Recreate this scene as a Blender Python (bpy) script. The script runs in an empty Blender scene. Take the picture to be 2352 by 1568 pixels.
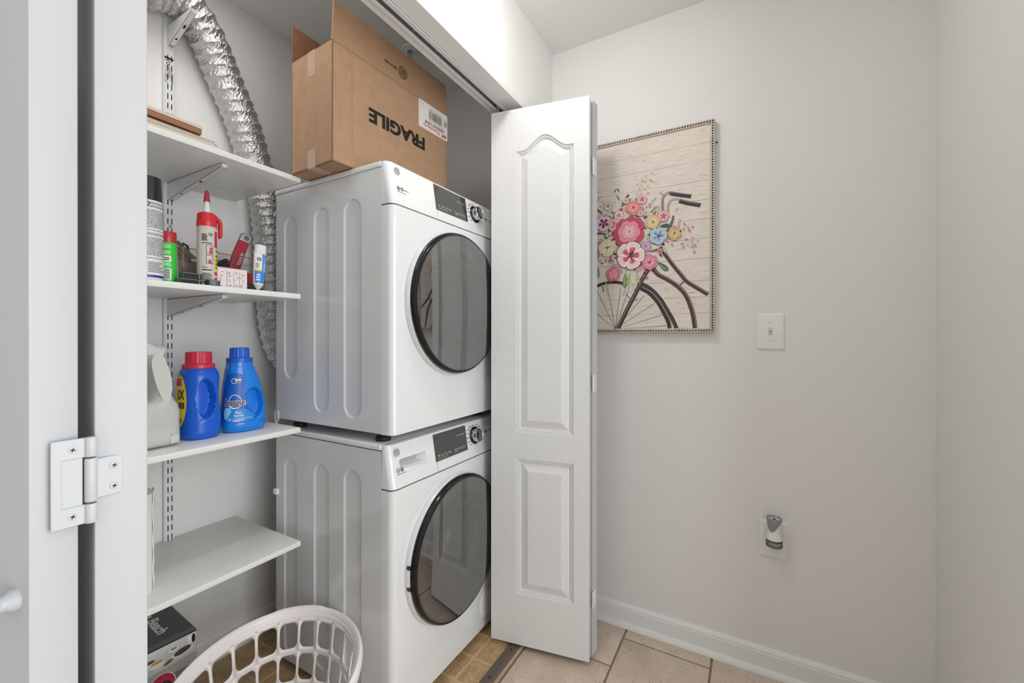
import bpy, bmesh, math, random
from mathutils import Vector, Matrix
PI = math.pi
SC = bpy.context.scene
COL = SC.collection
# ------------------------------------------------------------------ camera, world, lamps, exposure
YAW, PITCH, ROLL = .515, .0015, .0006
cam_d = bpy.data.cameras.new('camera'); cam = bpy.data.objects.new('camera', cam_d); COL.objects.link(cam)
cam_d.sensor_fit = 'HORIZONTAL'; cam_d.sensor_width = 36.0
cam_d.lens = 969.0 / 2352 * 36.0
cam_d.shift_y = -(784 - 776) / 2352.0
cam_d.clip_start = .02
fwd = Vector((math.cos(YAW), math.sin(YAW), -PITCH)).normalized()
right = Vector((math.sin(YAW), -math.cos(YAW), 0)); up = right.cross(fwd)
Rm = Matrix((right, up, -fwd)).transposed().to_4x4() @ Matrix.Rotation(ROLL, 4, 'Z')
cam.matrix_world = Matrix.Translation((0, 0, 1.165)) @ Rm
SC.camera = cam
W = bpy.data.worlds.new('world'); SC.world = W; W.use_nodes = True
W.node_tree.nodes['Background'].inputs[0].default_value = (.97, .985, 1.0, 1)
W.node_tree.nodes['Background'].inputs[1].default_value = .70
def area(name, loc, rot, sx, sy, power, col=(1, 1, 1), shape='RECTANGLE'):
    l = bpy.data.lights.new(name, 'AREA'); l.shape = shape; l.size = sx; l.size_y = sy; l.energy = power; l.color = col
    o = bpy.data.objects.new(name, l); o.location = loc; o.rotation_euler = rot; COL.objects.link(o); return o
area('hall_ceiling_lamp', (.90, .56, 2.385), (0, 0, 0), .16, .16, 2.0, (1, .975, .94), 'DISK')
pl = bpy.data.lights.new('hall_bulb', 'POINT'); pl.energy = 3.4; pl.color = (1, .975, .94); pl.shadow_soft_size = .05
po = bpy.data.objects.new('hall_bulb', pl); po.location = (.90, .555, 2.33); COL.objects.link(po)
area('hall_fill', (.25, -1.7, 1.25), (PI/2, 0, math.radians(-8)), 1.7, 2.0, 35, (.98, .99, 1))  # unseen fill light added behind the camera to brighten the closet
area('closet_fill', (.40, 1.22, 2.40), (0, 0, 0), .8, .5, 3.0, (1, .99, .975))  # no known lamp here: soft fill added to lift the closet interior
SC.view_settings.view_transform = 'Standard'; SC.view_settings.look = 'None'
SC.view_settings.gamma = 1; SC.view_settings.use_curve_mapping = False
SC.view_settings.exposure = .18
# ------------------------------------------------------------------ materials
def lin(c):
    return tuple(((v/255)/12.92 if v/255 <= .04045 else ((v/255+.055)/1.055)**2.4) for v in c)
def mat(name, col, rough=.5, metal=0, bump=0, bscale=200, stretch=None, var=0, vscale=8, coat=0, spec=.5):
    m = bpy.data.materials.new(name); m.use_nodes = True; nt = m.node_tree; b = nt.nodes['Principled BSDF']
    c = lin(col); b.inputs['Base Color'].default_value = (*c, 1); b.inputs['Roughness'].default_value = rough
    b.inputs['Metallic'].default_value = metal; b.inputs['Coat Weight'].default_value = coat; b.inputs['Specular IOR Level'].default_value = spec
    tc = nt.nodes.new('ShaderNodeTexCoord'); vec = tc.outputs['Object']
    if stretch:
        mp = nt.nodes.new('ShaderNodeMapping'); mp.inputs['Scale'].default_value = stretch
        nt.links.new(vec, mp.inputs['Vector']); vec = mp.outputs['Vector']
    if var:
        n = nt.nodes.new('ShaderNodeTexNoise'); n.inputs['Scale'].default_value = vscale; n.inputs['Detail'].default_value = 6
        nt.links.new(vec, n.inputs['Vector'])
        r = nt.nodes.new('ShaderNodeValToRGB')
        r.color_ramp.elements[0].position = .3; r.color_ramp.elements[1].position = .7
        r.color_ramp.elements[0].color = (*[v*(1-var) for v in c], 1); r.color_ramp.elements[1].color = (*[min(1, v*(1+var*.6)) for v in c], 1)
        nt.links.new(n.outputs['Fac'], r.inputs['Fac']); nt.links.new(r.outputs['Color'], b.inputs['Base Color'])
    if bump:
        n = nt.nodes.new('ShaderNodeTexNoise'); n.inputs['Scale'].default_value = bscale; n.inputs['Detail'].default_value = 4
        nt.links.new(vec, n.inputs['Vector'])
        bp = nt.nodes.new('ShaderNodeBump'); bp.inputs['Strength'].default_value = min(1, bump); bp.inputs['Distance'].default_value = .002
        nt.links.new(n.outputs['Fac'], bp.inputs['Height']); nt.links.new(bp.outputs['Normal'], b.inputs['Normal'])
    return m
def glassy(name, tint, trans, ior=1.5, rough=0.0):
    """thin clear sheet: see-through tint with a mirror reflection that grows with the angle"""
    m = bpy.data.materials.new(name); m.use_nodes = True; nt = m.node_tree; nt.nodes.clear()
    o = nt.nodes.new('ShaderNodeOutputMaterial'); t = nt.nodes.new('ShaderNodeBsdfTransparent'); t.inputs[0].default_value = (*[v*trans for v in tint], 1)
    g = nt.nodes.new('ShaderNodeBsdfGlossy'); g.inputs['Roughness'].default_value = rough
    f = nt.nodes.new('ShaderNodeFresnel'); f.inputs['IOR'].default_value = ior
    mx = nt.nodes.new('ShaderNodeMixShader')
    nt.links.new(f.outputs[0], mx.inputs[0]); nt.links.new(t.outputs[0], mx.inputs[1]); nt.links.new(g.outputs[0], mx.inputs[2]); nt.links.new(mx.outputs[0], o.inputs[0])
    return m
def milky(name, col, see):
    m = bpy.data.materials.new(name); m.use_nodes = True; nt = m.node_tree; b = nt.nodes['Principled BSDF']; o = nt.nodes['Material Output']
    b.inputs['Base Color'].default_value = (*lin(col), 1); b.inputs['Roughness'].default_value = .3
    t = nt.nodes.new('ShaderNodeBsdfTransparent'); tl = nt.nodes.new('ShaderNodeBsdfTranslucent'); tl.inputs[0].default_value = (*lin(col), 1)
    m1 = nt.nodes.new('ShaderNodeMixShader'); m1.inputs[0].default_value = .35; m2 = nt.nodes.new('ShaderNodeMixShader'); m2.inputs[0].default_value = see
    nt.links.new(b.outputs[0], m1.inputs[1]); nt.links.new(tl.outputs[0], m1.inputs[2]); nt.links.new(m1.outputs[0], m2.inputs[1]); nt.links.new(t.outputs[0], m2.inputs[2]); nt.links.new(m2.outputs[0], o.inputs[0])
    return m
def speckle(name, c1, c2, c3, scale, rough=.5, bump=.4, fine=7, cut=.36):
    """stone-like tile: soft two-tone cloud with small dark pits"""
    m = bpy.data.materials.new(name); m.use_nodes = True; nt = m.node_tree; b = nt.nodes['Principled BSDF']; b.inputs['Roughness'].default_value = rough
    tc = nt.nodes.new('ShaderNodeTexCoord'); ob = nt.nodes.new('ShaderNodeNewGeometry'); vec = ob.outputs['Position']
    n1 = nt.nodes.new('ShaderNodeTexNoise'); n1.inputs['Scale'].default_value = scale; n1.inputs['Detail'].default_value = 5
    n2 = nt.nodes.new('ShaderNodeTexNoise'); n2.inputs['Scale'].default_value = scale*fine; n2.inputs['Detail'].default_value = 3; n2.inputs['Distortion'].default_value = 1.2
    r1 = nt.nodes.new('ShaderNodeValToRGB'); r1.color_ramp.elements[0].position = .35; r1.color_ramp.elements[1].position = .65
    r1.color_ramp.elements[0].color = (*lin(c1), 1); r1.color_ramp.elements[1].color = (*lin(c2), 1)
    r2 = nt.nodes.new('ShaderNodeValToRGB'); r2.color_ramp.elements[0].position = cut-.03; r2.color_ramp.elements[1].position = cut+.04
    r2.color_ramp.elements[0].color = (1, 1, 1, 1); r2.color_ramp.elements[1].color = (0, 0, 0, 1)
    mx = nt.nodes.new('ShaderNodeMix'); mx.data_type = 'RGBA'; mx.inputs[7].default_value = (*lin(c3), 1)
    for n in (n1, n2): nt.links.new(vec, n.inputs['Vector'])
    nt.links.new(n1.outputs['Fac'], r1.inputs['Fac']); nt.links.new(n2.outputs['Fac'], r2.inputs['Fac'])
    nt.links.new(r2.outputs['Color'], mx.inputs[0]); nt.links.new(r1.outputs['Color'], mx.inputs[6]); nt.links.new(mx.outputs[2], b.inputs['Base Color'])
    bp = nt.nodes.new('ShaderNodeBump'); bp.inputs['Strength'].default_value = bump; bp.inputs['Distance'].default_value = .002
    nt.links.new(n2.outputs['Fac'], bp.inputs['Height']); nt.links.new(bp.outputs['Normal'], b.inputs['Normal'])
    return m
M = {}
M['wall'] = mat('wall_paint', (230, 229, 227), .75, bump=.3, bscale=150)
M['ceil'] = mat('ceiling_paint', (238, 238, 236), .85, bump=.5, bscale=90)
M['trim'] = mat('trim_paint', (232, 232, 231), .4, bump=.12, bscale=60)
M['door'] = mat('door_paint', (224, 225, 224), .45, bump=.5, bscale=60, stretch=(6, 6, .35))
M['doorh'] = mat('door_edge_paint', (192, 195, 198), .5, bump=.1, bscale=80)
M['shelf'] = mat('shelf_melamine', (236, 236, 234), .35, bump=.05, bscale=300)
M['steelw'] = mat('white_steel', (222, 223, 223), .35)
M['enamel'] = mat('white_enamel', (226, 228, 229), .16, coat=.3)
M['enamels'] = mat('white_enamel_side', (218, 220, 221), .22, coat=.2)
M['plast'] = mat('white_plastic', (234, 235, 234), .3)
M['black'] = mat('black_gloss', (18, 18, 19), .12)
M['rubber'] = mat('black_rubber', (28, 28, 28), .6)
M['chrome'] = mat('chrome', (200, 200, 202), .12, metal=1)
M['silver'] = mat('satin_silver', (178, 179, 180), .3, metal=.9)
M['steel'] = mat('drum_steel', (186, 187, 189), .3, metal=.9)
M['grey'] = mat('print_grey', (120, 122, 124), .5)
M['ink'] = mat('black_ink', (26, 24, 24), .6)
M['inkw'] = mat('white_ink', (240, 240, 238), .5)
M['disp'] = mat('display_glass', (52, 54, 52), .08, coat=.6)
M['glass'] = glassy('tinted_door_glass', (.93, .95, .95), .80, 3.7)
M['bowl'] = glassy('bowl_glass', (.95, .96, .96), .82, 1.35)
M['clear'] = glassy('clear_plastic', (.95, .95, .95), .88, 1.3)
M['card'] = mat('cardboard', (180, 145, 114), .8, bump=.15, bscale=120, var=.08, vscale=30)
M['cardin'] = mat('cardboard_inside', (140, 98, 70), .85, bump=.5, bscale=40, stretch=(14, 14, .2), var=.15, vscale=12)
M['tape'] = mat('packing_tape', (196, 164, 138), .25)
M['paper'] = mat('label_paper', (238, 234, 230), .6)
M['redink'] = mat('red_ink', (214, 34, 66), .5)
M['foil'] = mat('duct_foil', (206, 206, 205), .34, metal=.92, bump=1, bscale=210)
M['nail'] = mat('dark_stud', (48, 44, 40), .35, metal=.6)
M['frame'] = mat('weathered_frame', (198, 188, 174), .6, bump=.3, bscale=90, var=.2, vscale=40)
M['canvas'] = mat('painted_boards', (226, 217, 206), .7, stretch=(1, .9, 9), var=.10, vscale=26, bump=.2, bscale=120)
M['tile'] = speckle('ceramic_tile', (202, 183, 165), (216, 199, 183), (152, 130, 112), 11, .35, .3, 13, .345)
M['grout'] = mat('grout', (140, 122, 106), .9, bump=.4, bscale=200)
M['vinyl'] = speckle('vinyl_square', (184, 150, 110), (208, 178, 136), (122, 96, 70), 26, .45, .7, 11, .40)
M['vgrout'] = mat('vinyl_joint', (204, 180, 134), .7)
M['strip'] = mat('threshold_rubber', (104, 92, 84), .6, bump=.2, bscale=200)
M['wood'] = mat('raw_wood_strip', (186, 158, 128), .7, var=.15, vscale=30)
M['red'] = mat('red_plastic', (214, 44, 52), .3)
M['dred'] = mat('dark_red_plastic', (176, 40, 58), .35)
M['capred'] = mat('cap_red', (206, 46, 76), .35)
M['blue'] = mat('blue_bottle', (24, 94, 206), .28)
M['hinge'] = mat('painted_hinge', (196, 199, 202), .4)
M['sky'] = mat('sky_blue_bottle', (18, 128, 226), .24, coat=.3)
M['capblue'] = mat('cap_blue', (30, 96, 206), .35)
M['lblue'] = mat('label_blue', (20, 92, 190), .35)
M['yellow'] = mat('yellow_print', (236, 214, 56), .5)
M['orange'] = mat('orange_print', (236, 178, 92), .5)
M['magenta'] = mat('magenta_print', (206, 44, 112), .5)
M['green'] = mat('green_can', (58, 206, 70), .3)
M['cream'] = mat('cream_plastic', (206, 200, 192), .4)
M['labelw'] = mat('can_label', (232, 232, 230), .4)
M['navy'] = mat('navy_print', (44, 48, 168), .4)
M['jug'] = milky('milky_plastic', (240, 240, 237), .16)
M['liquid'] = mat('clear_liquid', (186, 188, 186), .4)
M['basket'] = mat('basket_plastic', (240, 234, 232), .35, bump=.05, bscale=200)
M['towel'] = mat('paper_towel', (240, 240, 237), .9, bump=.8, bscale=140)
M['boxdark'] = mat('box_top_print', (98, 97, 96), .45)
M['boxgrey'] = mat('box_grey_print', (124, 125, 126), .5)
M['boxphoto'] = mat('box_photo_print', (212, 213, 212), .5, var=.12, vscale=14)
M['tan'] = mat('tan_card', (214, 200, 184), .7)
M['brown'] = mat('brown_envelope', (156, 108, 76), .7)
M['steelb'] = mat('tool_steel', (120, 112, 106), .35, metal=.8)
M['fresh'] = mat('grey_plastic', (142, 142, 141), .4)
M['frglass'] = glassy('oil_glass', (.95, .95, .95), .95, 1.4)
M['gapshade'] = mat('gap_shade', (70, 70, 70), .8)  # dark grey standing in for shade in the panel gap
M['slotin'] = mat('slot_shade', (128, 128, 127), .7)
M['badge'] = mat('badge_grey', (196, 197, 198), .4)
M['rim'] = mat('rim_white', (218, 219, 220), .2, coat=.4)
M['insulin'] = mat('staple_pack', (52, 58, 60), .3)
M['pink'] = mat('pinkish_card', (232, 222, 222), .6)
_cm = {}
def cmat(c):
    c = tuple(int(v) for v in c)
    if c not in _cm: _cm[c] = mat('paint_%d' % (len(_cm)), c, .6, var=.13, vscale=170)
    return _cm[c]
# ------------------------------------------------------------------ mesh helpers
class G:
    def __init__(s): s.bm = bmesh.new(); s.mi = 0
    def face(s, vs, mi=None):
        try: f = s.bm.faces.new(vs)
        except ValueError: return None
        f.material_index = s.mi if mi is None else mi
        return f
    def v(s, p): return s.bm.verts.new(p)
    def poly(s, pts): return s.face([s.v(p) for p in pts])
    def box(s, x0, x1, y0, y1, z0, z1, r=0, seg=2, mtx=None):
        b2 = bmesh.new(); bmesh.ops.create_cube(b2, size=1)
        for v in b2.verts: v.co = Vector((x0+(v.co.x+.5)*(x1-x0), y0+(v.co.y+.5)*(y1-y0), z0+(v.co.z+.5)*(z1-z0)))
        if r: bmesh.ops.bevel(b2, geom=b2.edges[:], offset=r, segments=seg, profile=.5, affect='EDGES')
        s.add(b2, mtx); return s
    def add(s, b2, mtx=None):
        mp = {}
        for v in b2.verts: mp[v] = s.v(mtx @ v.co if mtx else v.co)
        for f in b2.faces: s.face([mp[v] for v in f.verts])
        b2.free()
    def loft(s, loops, caps=(True, True), closed=True):
        vs = [[s.v(p) for p in L] for L in loops]; n = len(vs[0])
        for a, b in zip(vs, vs[1:]):
            for i in range(n if closed else n-1):
                j = (i+1) % n; s.face([a[i], a[j], b[j], b[i]])
        if caps[0]: s.face(vs[0][::-1])
        if caps[1]: s.face(vs[-1])
        return vs
    def lathe(s, prof, seg=32, c=(0, 0, 0), axis='Z', caps=(False, False)):
        loops = []
        for r, h in prof:
            L = []
            for i in range(seg):
                a = 2*PI*i/seg; x, y = r*math.cos(a), r*math.sin(a)
                p = {'Z': (x, y, h), 'Y': (x, h, -y), 'X': (h, x, y)}[axis]
                L.append((c[0]+p[0], c[1]+p[1], c[2]+p[2]))
            loops.append(L)
        s.loft(loops, caps); return s
    def tube(s, pts, r, seg=10, caps=True, sq=1.0):
        pts = [Vector(p) for p in pts]; loops = []; up = None
        for i, p in enumerate(pts):
            t = (pts[min(i+1, len(pts)-1)]-pts[max(i-1, 0)]).normalized()
            if up is None:
                up = Vector((0, 0, 1)) if abs(t.z) < .9 else Vector((0, 1, 0))
            n = (up - t*up.dot(t)).normalized(); b = t.cross(n); up = n
            rr = r[i] if isinstance(r, (list, tuple)) else r
            loops.append([p + (n*math.cos(2*PI*k/seg) + b*sq*math.sin(2*PI*k/seg))*rr for k in range(seg)])
        s.loft(loops, (caps, caps)); return s
    def prism(s, poly, a0, a1, axis='X', mtx=None):
        def P(u, w, a): 
            q = {'X': (a, u, w), 'Y': (u, a, w), 'Z': (u, w, a)}[axis]
            return mtx @ Vector(q) if mtx else q
        s.loft([[P(u, w, a0) for u, w in poly], [P(u, w, a1) for u, w in poly]]); return s
    def fill(s, loops, fn):
        """flat face with holes: loops of 2-D points, the first one outside; fn maps (u, w) to a point; returns vertex loops"""
        out = []; edges = []
        for L in loops:
            vs = [s.v(fn(*p)) for p in L]; out.append(vs)
            for i in range(len(vs)): edges.append(s.bm.edges.new((vs[i], vs[(i+1) % len(vs)])))
        r = bmesh.ops.triangle_fill(s.bm, edges=edges, use_beauty=True)
        for g in r['geom']:
            if isinstance(g, bmesh.types.BMFace): g.material_index = s.mi
        return out
    def strip(s, a, b):
        n = len(a)
        for i in range(n): s.face([a[i], a[(i+1) % n], b[(i+1) % n], b[i]])
    def obj(s, name, mats, parent=None, smooth=35, mtx=None, recalc=True, loc=None):
        if recalc: bmesh.ops.recalc_face_normals(s.bm, faces=s.bm.faces[:])
        me = bpy.data.meshes.new(name); s.bm.to_mesh(me); s.bm.free()
        for m in (mats if isinstance(mats, (list, tuple)) else [mats]): me.materials.append(m if not isinstance(m, str) else M[m])
        if smooth:
            me.shade_smooth(); me.set_sharp_from_angle(angle=math.radians(smooth))
        o = bpy.data.objects.new(name, me); COL.objects.link(o)
        if parent: o.parent = parent
        if mtx is not None: o.matrix_basis = mtx
        if loc: o.location = loc
        return o
def tag(o, label=None, cat=None, group=None, kind=None):
    if label: o['label'] = label
    if cat: o['category'] = cat
    if group: o['group'] = group
    if kind: o['kind'] = kind
    return o
def empty(name, loc=(0, 0, 0), rz=0, label=None, cat=None, group=None, kind=None):
    o = bpy.data.objects.new(name, None); o.location = loc; o.rotation_euler = (0, 0, rz); o.empty_display_size = .05; COL.objects.link(o)
    return tag(o, label, cat, group, kind)
def rrect(x0, x1, z0, z1, r, n=6):
    p = []
    for cx, cz, a0 in ((x1-r, z1-r, 0), (x0+r, z1-r, 90), (x0+r, z0+r, 180), (x1-r, z0+r, 270)):
        for k in range(n+1):
            a = math.radians(a0+90*k/n); p.append((cx+r*math.cos(a), cz+r*math.sin(a)))
    return p
def circ(cx, cz, r, n=48, rz=None): return [(cx+r*math.cos(2*PI*k/n), cz+(rz or r)*math.sin(2*PI*k/n)) for k in range(n)]
_tc = {}
def tmesh(s, bold=0):
    """a word as flat triangles in a unit box: (points 0..1, faces, aspect)"""
    if (s, bold) in _tc: return _tc[s, bold]
    cu = bpy.data.curves.new('word', 'FONT'); cu.body = s; cu.size = 1; cu.offset = bold; cu.resolution_u = 3
    o = bpy.data.objects.new('word', cu); COL.objects.link(o); dg = bpy.context.evaluated_depsgraph_get(); dg.update()
    me = bpy.data.meshes.new_from_object(o.evaluated_get(dg)); P = [v.co.copy() for v in me.vertices]; F = [list(p.vertices) for p in me.polygons]
    bpy.data.objects.remove(o); bpy.data.curves.remove(cu); bpy.data.meshes.remove(me)
    x0 = min(p.x for p in P); x1 = max(p.x for p in P); y0 = min(p.y for p in P); y1 = max(p.y for p in P)
    r = ([((p.x-x0)/(x1-x0), (p.y-y0)/(y1-y0)) for p in P], F, (x1-x0)/(y1-y0)); _tc[s, bold] = r; return r
def put_text(g, s, fn, u0, w0, u1, w1, bold=0, mi=None):
    """lay the word s into the box (u0,w0)-(u1,w1); fn maps (u, w) to a point on the surface"""
    P, F, _ = tmesh(s, bold); vs = [g.v(fn(u0+(u1-u0)*a, w0+(w1-w0)*b)) for a, b in P]
    for f in F: g.face([vs[i] for i in f], mi)
def put_quad(g, fn, u0, w0, u1, w1, mi=None, n=1):
    for k in range(n):
        a, b = u0+(u1-u0)*k/n, u0+(u1-u0)*(k+1)/n
        g.face([g.v(fn(a, w0)), g.v(fn(b, w0)), g.v(fn(b, w1)), g.v(fn(a, w1))], mi)
def put_poly(g, fn, pts, mi=None): g.face([g.v(fn(*p)) for p in pts], mi)
def put_ring(g, fn, cu, cw, r0, r1, n=32, mi=None, sx=1):
    for k in range(n):
        a, b = 2*PI*k/n, 2*PI*(k+1)/n
        q = [(cu+sx*r*math.cos(t), cw+r*math.sin(t)) for r, t in ((r0, a), (r0, b), (r1, b), (r1, a))]
        g.face([g.v(fn(*p)) for p in q], mi)
# ------------------------------------------------------------------ the room
WX, BY, CZ = 1.715, 1.695, 2.413
HY0, HY1, HZ = .765, .895, 2.05            # the header over the closet opening
OX0, OX1 = .0, 1.565                        # the opening
def struct(name, g, m, parent=None, smooth=0): return tag(g.obj(name, m, parent, smooth), kind=None if parent else 'structure')
g = G(); g.box(WX, WX+.1, -.6, BY+.1, 0, CZ+.1); struct('wall_right', g, 'wall')
g = G(); g.box(-.3, WX, BY, BY+.1, 0, CZ+.1); struct('wall_back', g, 'wall')
g = G(); g.box(-.30, -.20, HY1, BY, 0, CZ+.1); struct('wall_left', g, 'wall')
g = G(); g.box(1.02, WX, -.60, -.48, 0, CZ+.1); struct('wall_near', g, 'wall')
g = G()
g.box(-1.6, WX, HY0, HY1, HZ+.012, CZ+.1); g.box(-1.6, OX0, HY0, HY1, 0, HZ+.012); g.box(OX1, WX, HY0, HY1, 0, HZ+.012)
struct('wall_front', g, 'wall')
g = G(); g.box(-1.7, -1.6, -2.2, HY1, 0, CZ+.1); struct('wall_far', g, 'wall')
g = G(); g.box(-1.7, WX+.1, -2.2, BY+.1, CZ, CZ+.1); struct('ceiling', g, 'ceil')
# lining boards of the opening
g = G(); g.box(OX0, OX1, HY0, .826, HZ, HZ+.012, .0015, 1); g.box(OX0, OX1, .866, HY1, HZ, HZ+.012, .0015, 1); g.box(OX0, OX1, .826, .866, HZ+.010, HZ+.012)
struct('trim_1', g, 'trim')
g = G(); g.box(OX1-.012, OX1, HY0, HY1, 0, HZ, .001, 1); struct('trim_2', g, 'trim')
g = G(); g.box(OX0, OX0+.012, HY0, HY1, 0, HZ, .001, 1); struct('trim_3', g, 'trim')
# baseboards
def base_prof(): return [(0, 0), (.026, 0), (.026, .004), (.0245, .010), (.021, .016), (.0125, .019), (.0125, .066), (.0125, .068), (.0105, .071), (.0115, .075), (.009, .081), (.005, .087), (0, .088)]
g = G(); g.loft([[(WX-d, y, z) for d, z in base_prof()] for y in (-.48, HY0)]); struct('baseboard_right', g, 'trim', smooth=30)
g = G(); g.loft([[(x, BY-d, z) for d, z in base_prof()] for x in (-.2, WX)]); struct('baseboard_back', g, 'trim', smooth=30)
g = G(); g.loft([[(x, -.48+d, z) for d, z in base_prof()] for x in (1.02, WX-.026)]); struct('baseboard_near', g, 'trim', smooth=30)
# floor: slab, hall tiles, closet vinyl squares
g = G(); g.box(-1.7, WX+.1, -2.2, HY0-.008, -.1, -.0035); fl = struct('floor', g, 'grout')
g = G(); g.box(-1.7, WX+.1, HY0-.008, BY+.1, -.1, -.0012); fl2 = tag(g.obj('floor_closet', 'vgrout', fl, 0))
rnd = random.Random(3)
tile_me = {}
P, J = .3085, .0075
rows = [(.430 - P*k, 1.475 if k % 2 == 0 else 1.475+.161-P) for k in range(0, 6)]
for k, (y0, xs) in enumerate(rows):
    y1 = min(y0+P, .742)
    for i in range(-8, 3):
        x0 = xs+P*i; x1 = min(x0+P, WX-.004)
        if x1 < -.2 or x1-x0 < .02 or (y1 < -.48 and x1 > 1.02): continue
        key = (round(x1-x0, 3), round(y1-y0, 3))
        if key not in tile_me:
            g = G(); g.box(J/2, x1-x0-J/2, J/2, y1-y0-J/2, -.010, 0, .0016, 2); o = g.obj('tile', 'tile', fl, 40); tile_me[key] = o.data
        else:
            o = bpy.data.objects.new('tile', tile_me[key]); COL.objects.link(o); o.parent = fl
        o.location = (x0, y0, rnd.uniform(-.0004, .0002))
Q, J2 = .1126, .0085
vm = None
for i in range(-3, 16):
    for k in range(0, 9):
        x0, y0 = 1.2672-Q*10+Q*i, .8765-Q+Q*k
        if x0+Q > WX or x0 < -.2 or y0+Q > BY+.05: continue
        ya = max(y0, .803)
        if k == 0 or vm is None:
            g = G(); g.box(J2/2, Q-J2/2, ya-y0+(J2/2 if k else 0), Q-J2/2, -.006, 0, .001, 1); o = g.obj('floor_square', 'vinyl', fl2, 40)
            if k: vm = o.data
        else:
            o = bpy.data.objects.new('floor_square', vm); COL.objects.link(o); o.parent = fl2
        o.location = (x0, y0, 0)
# threshold
th = empty('threshold_strip', (.0, .775, 0), 0, 'brown ribbed threshold strip screwed down between the two floors', 'threshold')
g = G(); prof = [(-.0215, 0), (-.0215, .0035), (-.018, .0055), (-.0085, .0060), (-.0075, .0050), (-.0065, .0060)]
for k in range(12): prof += [(-.0055+.0018*k, .0062), (-.0046+.0018*k, .0054)]
prof += [(.0165, .006), (.0205, .0040), (.0215, 0)]
g.loft([[(x, y, z) for y, z in prof] for x in (.0, OX1-.013)]); g.obj('ribbed_cover', 'strip', th, 0)
for x in (1.214, 1.361, .6, .9, .3):
    g = G(); g.lathe([(0, .0072), (.0028, .0072), (.0042, .0062), (.0042, .004)], 14, (x, -.001, 0)); g.obj('screw', 'black', th)
g = G(); g.box(.0, OX1-.013, .7425, .7530, -.003, .0035, .0012, 1); tag(g.obj('wood_edging', 'wood', None, 30), 'thin raw wood edging strip between threshold strip and pale tiles', 'strip')
# ------------------------------------------------------------------ bifold doors
LW, LT, LH = .3720, .035, 2.0
def arch(x, x0, x1, zs, h, hw=.088):
    d = abs(x-(x0+x1)/2); return zs + (h*.5*(1+math.cos(PI*d/hw)) if d < hw else 0)
def arch_loop(x0, x1, z0, zs, h, d, n=40):
    """outline of a moulded panel pulled in by d; the arched top keeps its shape"""
    a, b = x0+d, x1-d; L = [(a, z0+d), (b, z0+d)]
    sc = max(.3, 1 - d*6)
    for k in range(n+1):
        x = b+(a-b)*k/n; c = (x0+x1)/2
        L.append((x, arch(c+(x-c), x0, x1, zs-d, h) if h else zs-d))
    return L
MOULD = [(0, 0), (.0025, .0055), (.005, .0040), (.0075, .0040), (.009, .0072), (.0115, .0064), (.0135, .0098), (.017, .0106), (.0425, .0010), (.0445, .0)]
def leaf(name, parent, panels):
    g = G(); fn = lambda x, z: (x, 0, z)
    pl = [(.102, .317, .190, .694, 0), (.100, .316, .794, 1.840, .049)]
    if panels:
        loops = [arch_loop(*q[:4], q[4], 0) for q in pl]
        vs = g.fill([[(0, 0), (LW, 0), (LW, LH), (0, LH)]]+loops, fn)
        for q, v0 in zip(pl, vs[1:]):
            prev = v0
            for d, y in MOULD[1:]:
                L = [g.v((x, y, z)) for x, z in arch_loop(*q[:4], q[4], d)]; g.strip(prev, L); prev = L
            g.face(prev)
        o = vs[0]
    else:
        o = [g.v((0, 0, 0)), g.v((LW, 0, 0)), g.v((LW, 0, LH)), g.v((0, 0, LH))]; g.face(o)
    bk = [g.v((x, LT, z)) for x, z in ((0, 0), (LW, 0), (LW, LH), (0, LH))]
    g.strip(o, bk); g.face(bk)
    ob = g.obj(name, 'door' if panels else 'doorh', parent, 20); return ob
def place(o, p0, p1, z, flip=False):
    """stand a leaf with its x axis from p0 to p1 on the floor plan"""
    x = Vector((p1[0]-p0[0], p1[1]-p0[1], 0)).normalized(); zv = Vector((0, 0, 1)); y = zv.cross(x)
    if flip: y = -y
    m = Matrix((x, y, zv)).transposed().to_4x4(); m.translation = Vector((p0[0], p0[1], z)); o.matrix_basis = m
d1 = tag(empty('door_1', (0, 0, 0)), 'white folded bifold door with arched moulded panels beside the washer', None, None, 'structure')
lf = leaf('door_leaf', d1, True); place(lf, (1.3625, .862), (1.4290, .496), .018)
# far leaf: apex end near (1.469,.495), pivot at the jamb
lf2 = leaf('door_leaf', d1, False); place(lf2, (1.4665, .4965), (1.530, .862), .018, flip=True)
def small_hinge(par, z):
    g = G(); g.box(-.004, .022, -.0024, .0, -.030, .030, .0006, 1); g.tube([(-.003, -.003, -.03), (-.003, -.003, .03)], .0032, 8)
    for dz in (-.018, .018): g.lathe([(0, -.0034), (.003, -.0032), (.003, -.0024)], 8, (.012, 0, dz), 'Y')
    o = g.obj('hinge', 'steelw', par)
    o.matrix_basis = Matrix.Translation((1.4665, .4955, z)) @ Matrix.Rotation(math.radians(-9), 4, 'Z')
for z in (1.78, 1.0, .22): small_hinge(d1, z)
g = G(); g.tube([(0, 0, 2.012), (0, 0, 2.060)], .004, 8); g.lathe([(.004, 2.043), (.010, 2.045), (.011, 2.050), (.0105, 2.056), (.004, 2.058)], 16); g.obj('guide_roller', 'silver', d1, loc=(1.3845, .846, 0))
d2 = tag(empty('door_2', (0, 0, 0)), 'white folded bifold door close by, seen on its two end edges', None, None, 'structure')
def leaf2(p0, p1, t, flip):
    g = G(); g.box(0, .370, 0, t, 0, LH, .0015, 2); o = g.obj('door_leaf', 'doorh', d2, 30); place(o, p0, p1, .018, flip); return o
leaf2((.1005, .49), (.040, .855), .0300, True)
leaf2((.1385, .4905), (.206, .855), .0352, True)
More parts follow.
